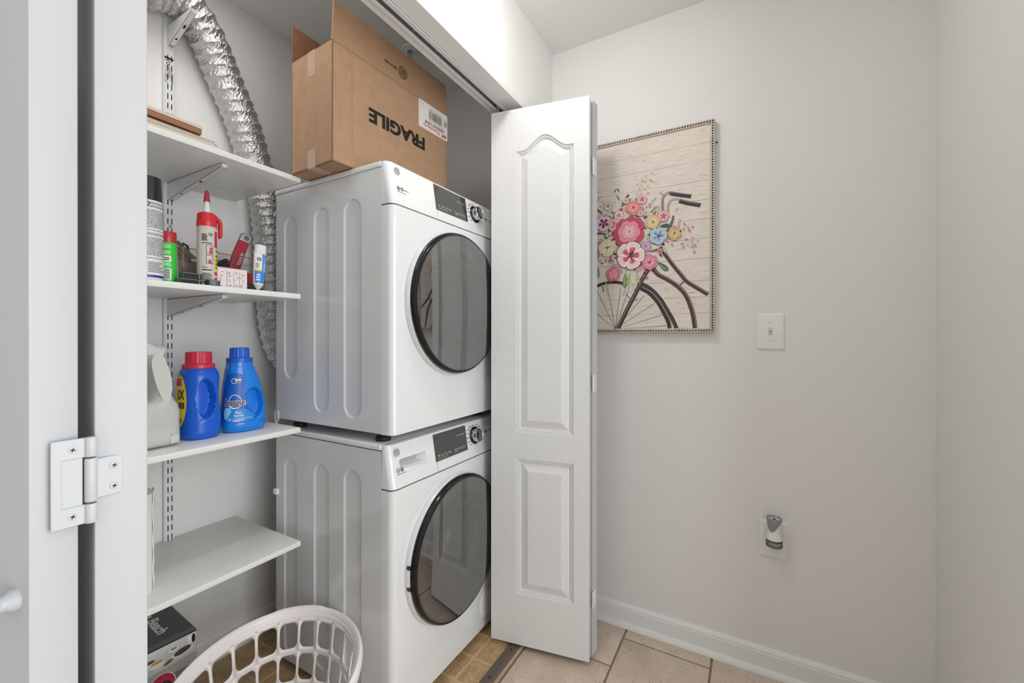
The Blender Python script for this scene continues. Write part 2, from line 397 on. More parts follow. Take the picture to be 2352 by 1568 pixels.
# spread-leaf hinge across the two end edges (all in metres; local x along the edge faces)
hg = empty('hinge', (0, .4885, 1.0445)); hg.parent = d2
def plate(name, outline, y0, y1, m='hinge'):
    g = G(); g.prism(outline, y0, y1, 'Y'); o = g.obj(name, m, hg, 30); b = o.modifiers.new('b', 'BEVEL'); b.width = .0007; b.segments = 2; return o
plate('outer_leaf', [(.1115, -.036), (.1345, -.036), (.1345, -.0200), (.1180, -.0200), (.1180, .0195), (.1345, .0195), (.1345, .036), (.1115, .036)], -.0022, -.0002)
g = G(); g.box(.1180, .1304, -.0008, 0, -.02, .0195); g.obj('inner_web', 'hinge', hg)
plate('inner_leaf', [(.1340, -.0172), (.1550, -.0172), (.1565, -.0157), (.1565, .0150), (.1550, .0165), (.1340, .0165)], -.0018, .0002)
g = G()
for a, b in ((-.036, -.0200), (-.0182, .0182), (.0198, .036)): g.lathe([(0, a), (.0038, a), (.0041, a+.0006), (.0041, b-.0006), (.0038, b), (0, b)], 18, (.1353, -.0020, 0))
g.obj('knuckle', 'hinge', hg)
for x, z in ((.1240, .0275), (.1240, -.0275), (.1502, .0085), (.1502, -.0095)):
    g = G(); g.lathe([(0, -.0030), (.0016, -.0030), (.0030, -.0024), (.0030, -.002)], 16, (x, 0, z), 'Y'); s = g.obj('screw', 'hinge', hg)
    for a in (20, 110):
        g = G(); g.box(-.0016, .0016, -.0002, 0, -.0004, .0004); q = g.obj('screw_slot', 'nail', hg); q.matrix_basis = Matrix.Translation((x, -.0030, z)) @ Matrix.Rotation(math.radians(a), 4, 'Y')
# round pull knob on the outer leaf's face
kx = Vector((-.163, .987, 0)).normalized(); kn = Vector((-.987, -.163, 0)).normalized(); kp = Vector((.1005, .49, .957)) + kx*.018
g = G(); g.lathe([(.0, .0), (.009, 0), (.0085, .004), (.006, .007), (.006, .011), (.010, .015), (.0135, .019), (.0145, .024), (.0125, .029), (.007, .032), (0, .033)], 28)
z = kn; x = Vector((0, 0, 1)); y = z.cross(x); m = Matrix((x, y, z)).transposed().to_4x4(); m.translation = kp
g.obj('door_knob', 'doorh', d2, 60, m)
# track
tk = empty('bifold_track', (0, .846, 2.05), 0, 'white steel bifold track with a dark slot along the underside of the header', 'track')
g = G()
g.box(.02, OX1-.02, -.0185, -.0165, -.006, .009); g.box(.02, OX1-.02, .0165, .0185, -.006, .009); g.box(.02, OX1-.02, -.0185, .0185, .0085, .0095)
g.box(.02, OX1-.02, -.0185, -.0085, -.0065, -.0045); g.box(.02, OX1-.02, .0085, .0185, -.0065, -.0045); g.obj('channel', 'steelw', tk, 0)
g = G(); g.box(.02, OX1-.02, -.0165, .0165, .0070, .0084); g.obj('channel_shade', 'slotin', tk, 0)  # grey sheet paints the shade inside the track slot
for x in (.92, 1.10, 1.02):
    g = G(); g.lathe([(0, -.003), (.003, -.002), (.004, .006)], 10, (x, 0, 0)); g.obj('track_screw', 'silver', tk)
# ------------------------------------------------------------------ closet fittings
st = empty('shelf_standard', (.658, BY, 0), 0, 'slotted white steel wall standard carrying the shelf brackets', 'shelf standard')
g = G(); zs = []; z = .30
while z < 2.10: zs.append(z); z += .0318
xb = [-.0140, -.0046, -.0018, .0062, .0090, .0140]; ZB = [.10]
for z in zs: ZB += [z, z+.0185]
ZB.append(2.235); yf = -.015
for a, b in zip(ZB, ZB[1:]):
    slot = any(abs(a-z) < 1e-6 for z in zs) and b-a < .019
    for k in range(5):
        if slot and k in (1, 3): continue
        g.poly([(xb[k], yf, a), (xb[k+1], yf, a), (xb[k+1], yf, b), (xb[k], yf, b)])
for x in (-.014, .014): g.poly([(x, yf, .10), (x, 0, .10), (x, 0, 2.235), (x, yf, 2.235)])
g.poly([(-.014, yf, 2.235), (.014, yf, 2.235), (.014, 0, 2.235), (-.014, 0, 2.235)])
bmesh.ops.remove_doubles(g.bm, verts=g.bm.verts[:], dist=1e-5)
g.obj('channel', 'steelw', st, 0, recalc=False)
g = G(); g.box(-.0132, .0132, -.0015, -.0005, .10, 2.2); g.obj('channel_shade', 'rubber', st, 0)  # black backing sheet added to paint the shade seen through the slots
for z in (1.532, .815, .35):
    g = G(); g.lathe([(0, -.0185), (.003, -.0183), (.0048, -.017), (.005, -.015)], 16, (.0022, 0, z), 'Y'); g.obj('screw', 'silver', st)
g = G(); fn = lambda u, w: (u, -.0153, w)
put_quad(g, fn, -.0125, 2.085, .0125, 2.092); put_ring(g, fn, -.002, 2.070, .0030, .0052, 20)
for k in range(9): put_quad(g, fn, -.011+(k % 3)*.002, 2.060-.0042*k, .004, 2.0585-.0042*k)
for k in range(11): put_quad(g, fn, -.0125, 2.030-.0022*k-.0006*(k % 3), -.002, 2.0290-.0022*k)
for k in range(5): put_quad(g, fn, .006+.0012*k, 2.005, .0066+.0012*k, 2.055-.004*k)
put_text(g, 'SHELF', fn, -.011, 2.077, .009, 2.083, .01)
g.obj('sticker_print', 'ink', st, 0)
def bracket(zt, tip, lab, h=.056):
    b = empty('shelf_bracket', (.660, BY-.015, zt), 0, lab, 'shelf bracket', 'white steel shelf brackets')
    L = BY-.015-tip; poly = [(0, -.002), (-L+.006, -.002), (-L, -.004), (-L, -.010), (-L+.004, -.012), (-.018, -h), (0, -h)]
    g = G(); g.prism(poly, -.0075, -.0063, 'X'); g.prism(poly, .0063, .0075, 'X')
    g.loft([[(-.0075, -L+.004, -.012), (.0075, -L+.004, -.012), (.0075, -.018, -h), (-.0075, -.018, -h)], [(-.0075, -L+.004, -.0108), (.0075, -L+.004, -.0108), (.0075, -.018, -h+.0012), (-.0075, -.018, -h+.0012)]])
    g.loft([[(-.0075, -L, -.004), (.0075, -L, -.004), (.0075, -L+.004, -.012), (-.0075, -L+.004, -.012)], [(-.0075, -L+.001, -.004), (.0075, -L+.001, -.004), (.0075, -L+.005, -.0112), (-.0075, -L+.005, -.0112)]])
    g.box(-.002, .002, -.001, .012, -.03, -.01); g.box(-.002, .002, -.001, .012, -h+.002, -h+.02)
    g.obj('arm', 'steelw', b, 30)
    # dark screw holes in the sloping flange
    sl = math.atan2(h-.012, L-.022)
    for t, w in ((.42, .007), (.80, .0035)):
        y = -L+.004+(L-.022)*t; zc = -.012-(h-.012)*t
        g = G(); g.box(-.0028, .0028, -w, w, -.0004, .0002, .0001, 1); o = g.obj('screw_hole', 'nail', b, 0); o.matrix_basis = Matrix.Translation((0, y, zc-.0003)) @ Matrix.Rotation(-sl, 4, 'X') @ Matrix.Rotation(0, 4, 'Z')
    return b
bracket(2.193, 1.515, 'empty white shelf bracket high up under the foil duct', .066)
bracket(1.6745, 1.338, 'white shelf bracket carrying the top shelf')
bracket(1.2915, 1.338, 'white shelf bracket carrying the shelf of cans and glue')
for zt, lab in ((1.691, 'topmost white shelf with a stack of papers on it'), (1.308, 'white shelf holding the cans, glue bottle and clear bin'), (.867, 'white shelf holding the blue laundry bottles'), (.4915, 'lowest white shelf, with only a paper towel roll on it')):
    g = G(); g.box(-.19, .870, 1.295, BY-.003, zt-.0165, zt, .0012, 2); tag(g.obj('wall_shelf', 'shelf', None, 40), lab, 'shelf', 'white closet shelves')
# foil duct
pts = [(.16, 1.62, 2.12), (.26, 1.62, 2.155), (.36, 1.62, 2.178), (.46, 1.62, 2.195), (.55, 1.615, 2.228), (.61, 1.612, 2.254), (.665, 1.612, 2.259), (.72, 1.62, 2.222), (.763, 1.625, 2.158), (.803, 1.628, 2.075), (.836, 1.628, 2.010), (.864, 1.628, 1.948), (.892, 1.628, 1.866), (.915, 1.627, 1.79), (.942, 1.625, 1.708), (.954, 1.622, 1.62), (.962, 1.62, 1.52), (.968, 1.62, 1.42), (.972, 1.62, 1.32), (.980, 1.62, 1.22), (1.0, 1.61, 1.12), (1.05, 1.60, 1.05)]
def spline(P, n):
    P = [Vector(p) for p in P]; Q = [P[0]*2-P[1]]+P+[P[-1]*2-P[-2]]; out = []
    for i in range(1, len(Q)-2):
        for k in range(n):
            t = k/n; a, b, c, d = Q[i-1], Q[i], Q[i+1], Q[i+2]
            out.append(.5*((2*b)+(c-a)*t+(2*a-5*b+4*c-d)*t*t+(3*b-a-3*c+d)*t**3))
    out.append(P[-1]); return out
sp = spline(pts, 40)
# even steps along the curve
st_, acc, fine = .0042, 0, [sp[0]]
for a, b in zip(sp, sp[1:]):
    acc += (b-a).length
    if acc >= st_: fine.append(b); acc = 0
du = empty('dryer_duct', (0, 0, 0), 0, 'flexible ribbed foil duct sweeping down the back wall behind the dryer', 'duct')
g = G(); rr = random.Random(5); seg = 56; loops = []; upv = Vector((0, 1, 0)); wire = []
for i, p in enumerate(fine):
    t = (fine[min(i+1, len(fine)-1)]-fine[max(i-1, 0)]).normalized(); n = (upv-t*upv.dot(t)).normalized(); b = t.cross(n)
    L = []
    for k in range(seg):
        a = 2*PI*k/seg; ph = (i/7.0 + k/seg) % 1
        r = .0625 - .0085*math.sin(PI*ph)**.55 + rr.uniform(-.0014, .0014)
        L.append(p+(n*math.cos(a)+b*math.sin(a))*r+t*rr.uniform(-.0012, .0012))
        if k == 0: pass
    loops.append(L)
g.loft(loops, (False, False)); g.obj('foil_hose', 'foil', du, 0)
# sprinkler
sk = empty('fire_sprinkler', (1.372, 1.284, CZ), 0, 'small chrome fire sprinkler hanging from the closet ceiling', 'sprinkler')
g = G(); g.lathe([(.012, -.001), (.036, -.001), (.038, -.004), (.034, -.008), (.020, -.010), (.012, -.014)], 32); g.obj('escutcheon', 'plast', sk)
g = G(); g.lathe([(0, -.004), (.010, -.004), (.010, -.020), (.006, -.024), (0, -.024)], 20)
for s in (-1, 1): g.tube([(s*.009, 0, -.02), (s*.014, 0, -.030), (s*.012, 0, -.044), (s*.003, 0, -.052)], .0022, 8)
g.tube([(0, 0, -.02), (0, 0, -.05)], .002, 8); g.obj('sprinkler_head', 'chrome', sk)
g = G()
for k in range(16):
    a = 2*PI*k/16; g.box(.004, .021, -.0025, .0025, -.0545, -.053, 0, 1, Matrix.Rotation(a, 4, 'Z'))
g.lathe([(0, -.0525), (.012, -.0525), (.012, -.055), (0, -.055)], 20); g.obj('deflector', 'chrome', sk)
# ------------------------------------------------------------------ washer and dryer
MW, MY1, MZ = .595, .572, .845
def obround(cy, z0, z1, r, d=0, n=14):
    r2 = r-d; L = []
    for k in range(n+1): a = PI*k/n; L.append((cy+r2*math.cos(a), z1-r+r2*math.sin(a)))
    for k in range(n+1): a = PI+PI*k/n; L.append((cy+r2*math.cos(a), z0+r+r2*math.sin(a)))
    return L
def front_profile(y0, yb=.045, r=.022, n=7):
    """plan outline of a front piece with rounded vertical corners, from the left seam to the right one"""
    L = [(0, yb)]
    for k in range(n+1): a = PI+PI/2*k/n; L.append((r+r*math.cos(a), y0+r+r*math.sin(a)))
    for k in range(n+1): a = 1.5*PI+PI/2*k/n; L.append((MW-r+r*math.cos(a), y0+r+r*math.sin(a)))
    L.append((MW, yb)); return L
def emblem(parent, mtx, r, m1='badge', m2='grey'):
    """round monogram badge: ring, four curled strokes and two interlaced script loops"""
    e = empty('emblem'); e.parent = parent; e.matrix_basis = mtx
    g = G(); g.lathe([(0, .0012), (r*.96, .0012), (r, .0006), (r, 0)], 36); g.obj('badge', m1, e, 30)
    g = G(); fn = lambda u, w: (u*r, w*r, .00135)
    put_ring(g, fn, 0, 0, .72, .80, 36)
    def arc(c, R, a0, a1, w, n=14):
        for k in range(n):
            a, b = a0+(a1-a0)*k/n, a0+(a1-a0)*(k+1)/n
            g.poly([fn(c[0]+(R+s)*math.cos(t), c[1]+(R+s)*math.sin(t)) for s, t in ((-w, a), (w, a), (w, b), (-w, b))])
    for q in range(4):
        a = PI/4+PI/2*q; c = (.80*math.cos(a), .80*math.sin(a)); arc(c, .16, a+.4, a+4.6, .05)
    for sx in (-1, 1):
        arc((.25*sx, .16), .26, .2 if sx < 0 else -1.2, 5.2 if sx < 0 else 3.9, .06); arc((.25*sx, -.24), .23, -2.2, 3.2, .06); arc((.06*sx, 0), .52, .9 if sx > 0 else 2.2, 1.9 if sx > 0 else 3.3, .05)
    g.obj('monogram', m2, e, 0)
def machine(name, label, cat, loc, washer):
    t = empty(name, loc, 0, label, cat)
    # steel cabinet with three pressed panels in its left side
    g = G(); fn = lambda u, w: (0, u, w)
    obs = [(.498-.0, .166 if washer else .175, .742, .0365), (.322, .070, .748, .0385), (.172, .066, .752, .0405)]
    obs[0] = (.488, .05 if washer else .175, .740, .0365)
    yA, yB, zA, zB = .045, MY1, .030, .825
    vs = g.fill([[(yA, zA), (yB, zA), (yB, zB), (yA, zB)]]+[obround(*o) for o in obs], fn)
    for o, v0 in zip(obs, vs[1:]):
        prev = v0
        for d, x in ((.0012, .0008), (.0045, .0042), (.0058, .0048), (.0072, .0050)):
            L = [g.v((x, *p)) for p in obround(*o, d)]; g.strip(prev, L); prev = L
        g.face(prev)
    g.box(MW-.001, MW, yA, yB, zA, zB); g.box(0, MW, yB-.001, yB, zA, zB); g.box(0, MW, yA, yB, zA, zA+.001)
    if not washer:
        for a, b in zip([circ(.488, .108, .049, 40)], [circ(.488, .108, .0475, 40)]):
            va = [g.v((-.0005, *p)) for p in a]; vb = [g.v((-.0005, *p)) for p in b]; g.strip(va, vb)
    g.obj('cabinet', 'enamels', t, 22, recalc=True)
    g = G(); g.box(-.003, MW+.003, .046, MY1+.006, .8262, MZ, .006, 3); g.obj('top_lid', 'enamel', t, 40)
    # front sheet with its round opening
    R0 = .205; cx, cz = MW/2, .437
    g = G(); pr = front_profile(0); zt = .7105
    n0 = [p for p in pr]
    flat0, flat1 = .022, MW-.022
    vs = g.fill([[(flat0, .030), (flat1, .030), (flat1, zt), (flat0, zt)], circ(cx, cz, R0, 56)], lambda u, w: (u, 0, w))
    g.strip(vs[1], [g.v((x, .05, z)) for x, z in circ(cx, cz, R0-.008, 56)])
    half = len(pr)//2
    for part in (pr[:half], pr[half:]): g.loft([[(x, y, z) for x, y in part] for z in (.030, zt)], (False, False), closed=False)
    g.poly([(x, y, zt) for x, y in pr]); g.poly([(x, y, .030) for x, y in pr])
    bmesh.ops.remove_doubles(g.bm, verts=g.bm.verts[:], dist=1e-5)
    g.obj('front_panel', 'enamel', t, 30)
    g = G(); g.box(.003, MW-.003, .012, .06, .709, .716); g.obj('seam', 'gapshade', t, 0)  # dark bar paints the shade between front sheet and control panel
    # control panel leaning back
    def cp(z): return .0 + .021*(z-.7145)/(MZ-.7145)
    def cfn(off=0): return lambda u, w: (u, cp(w)-off, w)
    g = G(); zz = [.7145, .7155, .838, .8425, MZ-.0005]; ins = [.0012, 0, 0, .0022, .0075]
    loops = []
    for z, d in zip(zz, ins):
        L = []
        for x, y in front_profile(cp(z)+d): L.append((min(max(x, d*.6), MW-d*.6), y, z))
        loops.append(L)
    slot = (.040, .160, .766, .800)
    if not washer:
        g.loft(loops, (True, True), closed=False)
        g.obj('control_panel', 'enamel', t, 30)
    else:
        # front face is cut for the drawer pull
        g.loft(loops[3:], (False, True), closed=False); g.loft(loops[:2], (True, False), closed=False)
        z0, z1 = zz[1], zz[3]
        prA, prB = front_profile(cp(z0)), [(x, y) for x, y, _ in loops[3]]; half = len(prA)//2
        for s in (slice(0, half), slice(half, None)): g.loft([[(x, y, z0) for x, y in prA[s]], [(x, y, z1) for x, y in prB[s]]], (False, False), closed=False)
        a0, a1 = prA[half-1][0], prA[half][0]
        f = lambda u, w: (u, cp(w)+(.0022*(w-z0)/(z1-z0)), w)
        hole = [(.040, .768), (.168, .757), (.162, .789), (.156, .794), (.046, .796), (.040, .792)]
        vs = g.fill([[(a0, z0), (a1, z0), (a1, z1), (a0, z1)], hole], f)
        inn = [(.046, .774), (.142, .772), (.150, .782), (.150, .7925), (.048, .7945), (.046, .791)]
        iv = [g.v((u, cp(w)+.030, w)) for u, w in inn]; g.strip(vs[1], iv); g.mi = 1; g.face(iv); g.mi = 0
        bmesh.ops.remove_doubles(g.bm, verts=g.bm.verts[:], dist=1e-5)
        g.obj('control_panel', ['enamel', mat('pocket_shade', (176, 178, 180), .4)], t, 25)  # pocket's back face is coloured darker to paint the shade in the recess
        g = G(); fs = cfn(.0004); put_quad(g, fs, .036, .7525, .172, .7545); g.obj('pull_lip', 'plast', t, 0)
    off = cfn(.0004)
    g = G(); put_quad(g, off, .2068, .7155, .2080, .8385); g.obj('drawer_seam', 'grey', t, 0)
    # display glass
    g = G(); D = (.203, .384, .7475, .8365)
    for u0, w0, u1, w1 in (D[0:1]+D[2:3]+D[1:2]+D[3:4],):
        g.loft([[off(u, w) for u, w in rrect(u0, u1, w0, w1, .002, 3)], [cfn(.0016)(u, w) for u, w in rrect(u0+.0006, u1-.0006, w0+.0006, w1-.0006, .002, 3)]], (False, True))
    dp = g.obj('display', 'disp', t, 20)
    g = G(); o2 = cfn(.0018)
    names = [(.214, 'Soil' if washer else 'Dry'), (.233, 'Temp'), (.252, 'Spin' if washer else 'Time'), (.271, 'Rinse' if washer else 'Signal'), (.306, 'My Cycle'), (.329, 'Settings'), (.354, 'Delay')]
    for u, s in names:
        w = .0022*len(s)+.003; put_text(g, s, o2, u, .7645, u+w, .7675, .01); put_quad(g, o2, u, .7612, u+w, .7618)
    put_quad(g, o2, .306, .757, .323, .7578)
    put_text(g, 'Est. Time Remaining', o2, .326, .808, .372, .8112, .01)
    for u in (.218, .226, .235, .243, .252, .262): put_quad(g, o2, u, .7545, u+.0035, .7562)
    g.obj('display_print', 'inkw', dp, 0)
    # dial
    ang = math.atan2(.021, MZ-.7145); dc = (.438, .790)
    dm = Matrix.Translation(off(*dc)) @ Matrix.Rotation(PI/2-ang, 4, 'X')
    d = empty('dial'); d.parent = t; d.matrix_basis = dm
    g = G(); g.lathe([(0, .0002), (.0315, .0002), (.0325, .002), (.0310, .004), (.0265, .0045), (0, .0045)], 48); g.obj('dial_ring', 'black', d, 30)
    g = G(); g.lathe([(.0255, .0045), (.0250, .012), (.0242, .0225), (.0225, .0245), (.0215, .0235), (.012, .0215), (0, .0205)], 48); g.obj('knob', 'chrome', d, 30)
    g = G(); o3 = lambda u, w: cfn(.0006)(dc[0]+u, dc[1]+w)
    for k in range(13):
        a = math.radians(-128+k*22.6+90+16); 
        if 150 < k*22.6 < 0: continue
        a = math.radians(230 - k*23.3); r = .038; u, w = r*math.cos(a), r*math.sin(a); ww = .010+.004*((k*7) % 3)/2
        if u < 0: put_quad(g, o3, u-ww, w-.0012, u, w+.0012)
        else: put_quad(g, o3, u, w-.0012, u+ww, w+.0012)
    g.obj('dial_print', 'ink', t, 0)
    g = G(); o4 = lambda u, w: cfn(.0006)(u, w)
    put_quad(g, o4, .506, .7885, .524, .7925); put_quad(g, o4, .506, .7955, .518, .7965); put_quad(g, o4, .506, .784, .520, .785); put_quad(g, o4, .545, .7885, .560, .7925)
    g.obj('start_print', 'ink', t, 0)
    # badge and small print
    em = Matrix.Translation(off(.0335, .8185)) @ Matrix.Rotation(PI/2-ang, 4, 'X'); emblem(t, em, .0125)
    g = G(); put_quad_l = lambda a, b, c, d: put_quad(g, off, a, b, c, d)
    if washer:
        put_ring(g, off, .0315, .7660, .0052, .0066, 24); put_quad_l(.0285, .7655, .0345, .7670); put_quad_l(.0300, .7625, .0335, .7635)
        put_text(g, 'STEAM WASHER', off, .026, .7530, .0615, .7562, .015)
        qx = .042
    else:
        qx = .026
    for k, h in enumerate((.0022, .0012, .0022, .0010, .0020)): put_quad_l(qx, .7600+.0024*k, qx+.0105-(.0015 if k % 2 else 0), .7600+.0024*k+h*.8)
    put_quad_l(qx, .7598, qx+.0010, .7722); put_quad_l(qx+.0096, .7598, qx+.0106, .7722)
    if not washer:
        put_ring(g, off, .0465, .7665, .0030, .0056, 20, sx=1.1); put_text(g, 'inverter', off, .0545, .7640, .0755, .7682, .01)
        put_text(g, 'stainless drum', off, .026, .7540, .0620, .7575, .01)
    g.obj('panel_print', 'ink', t, 0)
    # round door
    dr = empty('door'); dr.parent = t; dr.location = (cx, 0, cz)
    g = G(); g.lathe([(.2005, .0), (.2495, .0), (.2500, -.004), (.2470, -.014), (.2440, -.018)], 96, axis='Y'); g.obj('rim', 'rim', dr, 30)
    g = G(); g.lathe([(.2440, -.0165), (.2445, -.0215), (.2420, -.030), (.2385, -.0345), (.2330, -.0360), (.2250, -.0352)], 96, axis='Y'); g.obj('bezel', 'black', dr, 30)
    g = G(); g.lathe([(.2330, -.0358), (.20, -.0372), (.15, -.0386), (.10, -.0396), (.05, -.0402), (.012, -.0404)], 96, axis='Y', caps=(False, True)); g.obj('glass', 'glass', dr, 60)
    g = G(); g.lathe([(.2300, -.030), (.205, -.029), (.182, -.022)], 64, axis='Y'); g.obj('inner_ring', mat('inner_ring_grey', (150, 151, 153), .35), dr, 40)
    g = G(); g.lathe([(.182, -.020), (.178, .020), (.160, .060), (.135, .095), (.128, .103), (.120, .106), (.02, .106)], 64, axis='Y', caps=(False, True)); g.obj('bowl', 'bowl', dr, 50)
    for a in (-7.5, 7.5) if washer else ():
        g = G(); m = Matrix.Rotation(math.radians(a), 4, 'Y'); g.box(-.2490, -.2425, -.0235, -.0045, -.006, .006, .0008, 1, m); g.obj('grip_notch', 'black', dr, 30)
    g = G(); g.lathe([(.202, .012), (.212, .016), (.214, .030), (.206, .040), (.195, .042)], 64, axis='Y', c=(cx, 0, cz)); g.obj('gasket', mat('gasket_grey', (112, 113, 114), .55), t, 40)
    # drum: perforated steel
    g = G(); g.lathe([(.200, .040), (.222, .050), (.226, .070), (.226, .36), (.215, .375), (.19, .38), (.05, .365), (.01, .365)], 72, axis='Y', c=(cx, 0, cz), caps=(False, True)); g.obj('drum', M['steel'], t, 40)
    g = G()
    for i in range(9):
        for k in range(30):
            a = 2*PI*(k+.5*(i % 2))/30; y = .09+.03*i; r = .2255; ca, sa = math.cos(a), math.sin(a); w = .0035
            P = [(cx+r*ca-sa*du, y+dy, cz+r*sa+ca*du) for du, dy in ((-w, 0), (0, -w), (w, 0), (0, w))]; g.poly(P)
    tag(g.obj('drum_holes', 'black', t, 0), kind='stuff')
    for k in range(3):
        a = math.radians(80+120*k); g = G(); g.prism([(.228, -.02), (.228, .02), (.198, .009), (.198, -.009)], .08, .34, 'Y')
        o = g.obj('drum_paddle', 'steel', t, 30); o.matrix_basis = Matrix.Translation((cx, 0, cz)) @ Matrix.Rotation(-a, 4, 'Y')
    # feet
    for x, y in ((.045, .085), (MW-.045, .085), (.045, .50), (MW-.045, .50)):
        f = empty('foot', (x, y, 0)); f.parent = t
        g = G(); g.lathe([(0, 0), (.0225, 0), (.0235, .003), (.0230, .012), (.019, .015), (0, .015)], 16); g.obj('pad', 'rubber', f, 30)
        g = G(); g.lathe([(.006, .015), (.006, .031)], 12); g.lathe([(0, .016), (.0105, .016), (.0105, .023), (0, .023)], 6); g.obj('bolt', 'silver', f, 30)
    if washer:
        g = G(); c = (.505, .118); g.lathe([(.0505, .0), (.0500, -.0012), (.0480, -.0014), (.0470, -.0004), (.0460, -.0010), (0, -.0012)], 56, (c[0], 0, c[1]), 'Y'); ac = g.obj('filter_cover', 'plast', t, 30)
        g = G(); g.box(.488, .515, -.0018, -.001, .156, .158, .0004, 1); g.obj('cover_notch', 'grey', ac)
        g = G(); g.box(-.0105, .0, .553, .572, .606, .626, .001, 1); g.obj('side_clip', 'plast', t)
    else:
        sb = empty('stacking_bracket', (0, .565, 0)); sb.parent = t
        g = G(); g.prism([(x-.0, z) for x, z in rrect(-.012, .012, .020, .058, .005, 4)], -.0035, -.0005, 'X', Matrix.Translation((0, 0, 0))); g.obj('tab', 'steelw', sb, 30)
        g = G(); g.box(-.026, .02, -.03, .03, -.0005, .0015, .0006, 1); g.box(-.006, -.002, -.004, .004, .001, .021); g.obj('tab_base', 'steelw', sb, 30)
        g = G(); put_ring(g, lambda u, w: (.0014+.0, u, w), .030, .770, .0065, .0072, 24); g.obj('round_mark', 'grey', t, 0)
    return t
machine('washing_machine', 'white front-load washer standing on the closet floor under the dryer', 'washer', (.9, .91, 0), True)
machine('tumble_dryer', 'white front-load dryer stacked on the washer, under the cardboard carton', 'dryer', (.9, .91, .8455), False)
# ------------------------------------------------------------------ cardboard carton on the dryer
cb = empty('cardboard_carton', (.8315, 1.0865, 1.6925), math.atan2(-.023, .514), 'open brown corrugated carton with a label, standing on the dryer', 'box')
BWd, BD, BH, tk_ = .5165, .213, .362, .0045
g = G()
for x0, x1, y0, y1 in ((0, BWd, 0, tk_), (0, BWd, BD-tk_, BD), (0, tk_, 0, BD), (BWd-tk_, BWd, 0, BD)): g.box(x0, x1, y0, y1, 0, BH, .001, 1)
g.box(0, BWd, 0, BD, 0, .004); g.obj('carton_body', 'card', cb, 0)
g = G(); m = Matrix.Translation((0, .002, BH)) @ Matrix.Rotation(math.radians(3), 4, 'X')
zs_ = [(-.0015, 0), (BWd+.001, 0), (BWd-.014, .112), (.001, .118)]
g.loft([[m @ Vector((x, -.0022, z)) for x, z in zs_], [m @ Vector((x, .0022, z)) for x, z in zs_]]); ff = g.obj('front_flap', 'card', cb, 0)
g = G(); m = Matrix.Translation((0, BD-.002, BH)) @ Matrix.Rotation(math.radians(-4), 4, 'X')
g.loft([[m @ Vector((x, -.0022, z)) for x, z in ((0, 0), (BWd, 0), (BWd-.01, .11), (.006, .128))], [m @ Vector((x, .0022, z)) for x, z in ((0, 0), (BWd, 0), (BWd-.01, .11), (.006, .128))]]); g.obj('rear_flap', 'cardin', cb, 0)
for x, sgn in ((.002, 1), (BWd-.002, -1)):
    g = G(); m = Matrix.Translation((x, 0, BH)) @ Matrix.Rotation(math.radians(170*sgn), 4, 'Y')
    g.box(-.002*sgn if sgn > 0 else -.002, .002, .006, BD-.006, -.001, .10, 0, 1, m @ Matrix.Translation((0, 0, 0))); g.obj('side_flap', 'cardin', cb, 0)
# scored creases
g = G(); fn = lambda u, w: (u, -.0003, w)
for u in (.012, .066, .074, .425, .505): put_quad(g, fn, u, .002, u+.0012, BH-.004)
put_quad(g, fn, .002, BH-.0055, BWd-.002, BH-.004)
g.obj('crease', mat('cardboard_crease', (196, 156, 120), .85), cb, 0)
g = G()
for u in (.0685, .507): put_quad(g, fn, u, .05, u+.0008, BH-.03)
put_quad(g, fn, .002, BH-.0038, BWd-.002, BH-.0028)
g.obj('score_line', mat('cardboard_score', (134, 98, 68), .9), cb, 0)
g = G(); put_text(g, 'FRAGILE', lambda u, w: (u, -.0005, w), .390, .2215, .1325, .1735, .045); g.obj('fragile_print', 'ink', cb, 0)
# stamp on the flap, upside down
mf = Matrix.Translation((0, .002, BH)) @ Matrix.Rotation(math.radians(3), 4, 'X'); ffn = lambda u, w: mf @ Vector((u, -.0026, w))
g = G(); put_text(g, 'BMZ18/11/A08', ffn, .2495, .0495, .196, .0405, .02)
put_ring(g, ffn, .278, .0445, .0195, .0210, 40); put_ring(g, ffn, .278, .0445, .0130, .0140, 36)
for k in range(22):
    a = 2*PI*k/22; put_poly(g, ffn, [(.278+r*math.cos(a+d), .0445+r*math.sin(a+d)) for r, d in ((.0148, 0), (.0185, 0), (.0185, .14), (.0148, .14))])
for w0, w1 in ((.036, .039), (.041, .043), (.045, .048), (.050, .053)): put_quad(g, ffn, .268, w0, .288, w1)
g.obj('stamp_print', 'ink', ff, 0)
# shipping label wrapped on the right end
lb = empty('shipping_label', (0, 0, 0)); lb.parent = cb
g = G(); L = rrect(.3575, BWd+.001, .2565, .3590, .006, 4); g.loft([[(u, -.0004, w) for u, w in L], [(u, -.0010, w) for u, w in L]]); tag(g.obj('label_sheet', 'paper', lb, 0))
lf_ = lambda u, w: (u, -.0013, w)
g = G()
put_text(g, '10055.011418', lf_, .497, .2925, .391, .2815, .02)
put_text(g, 'WASHABLE FLAT PANEL FILTER 20X20', lf_, .486, .3005, .408, .2970)
put_text(g, '0 45748 11418 5', lf_, .482, .3435, .414, .3385)
rb = random.Random(2); u = .412
while u < .482:
    w = rb.choice((.0009, .0009, .0016, .0024)); put_quad(g, lf_, u, .3045, u+w, .3345); u += w+rb.choice((.0008, .0012, .002))
put_quad(g, lf_, .363, .3455, .384, .3465); put_quad(g, lf_, .4935, .297, .4945, .335); put_quad(g, lf_, .410, .3365, .486, .3371)
for k in range(5): put_quad(g, lf_, .499+.003*k, .312-.002*(k % 2), .5004+.003*k, .334-.003*(k % 3))
g.obj('label_print', 'ink', lb, 0)
g = G()
put_text(g, 'Flanders', lf_, .470, .2790, .383, .2640, .0); g.obj('label_script', 'redink', lb, 0)
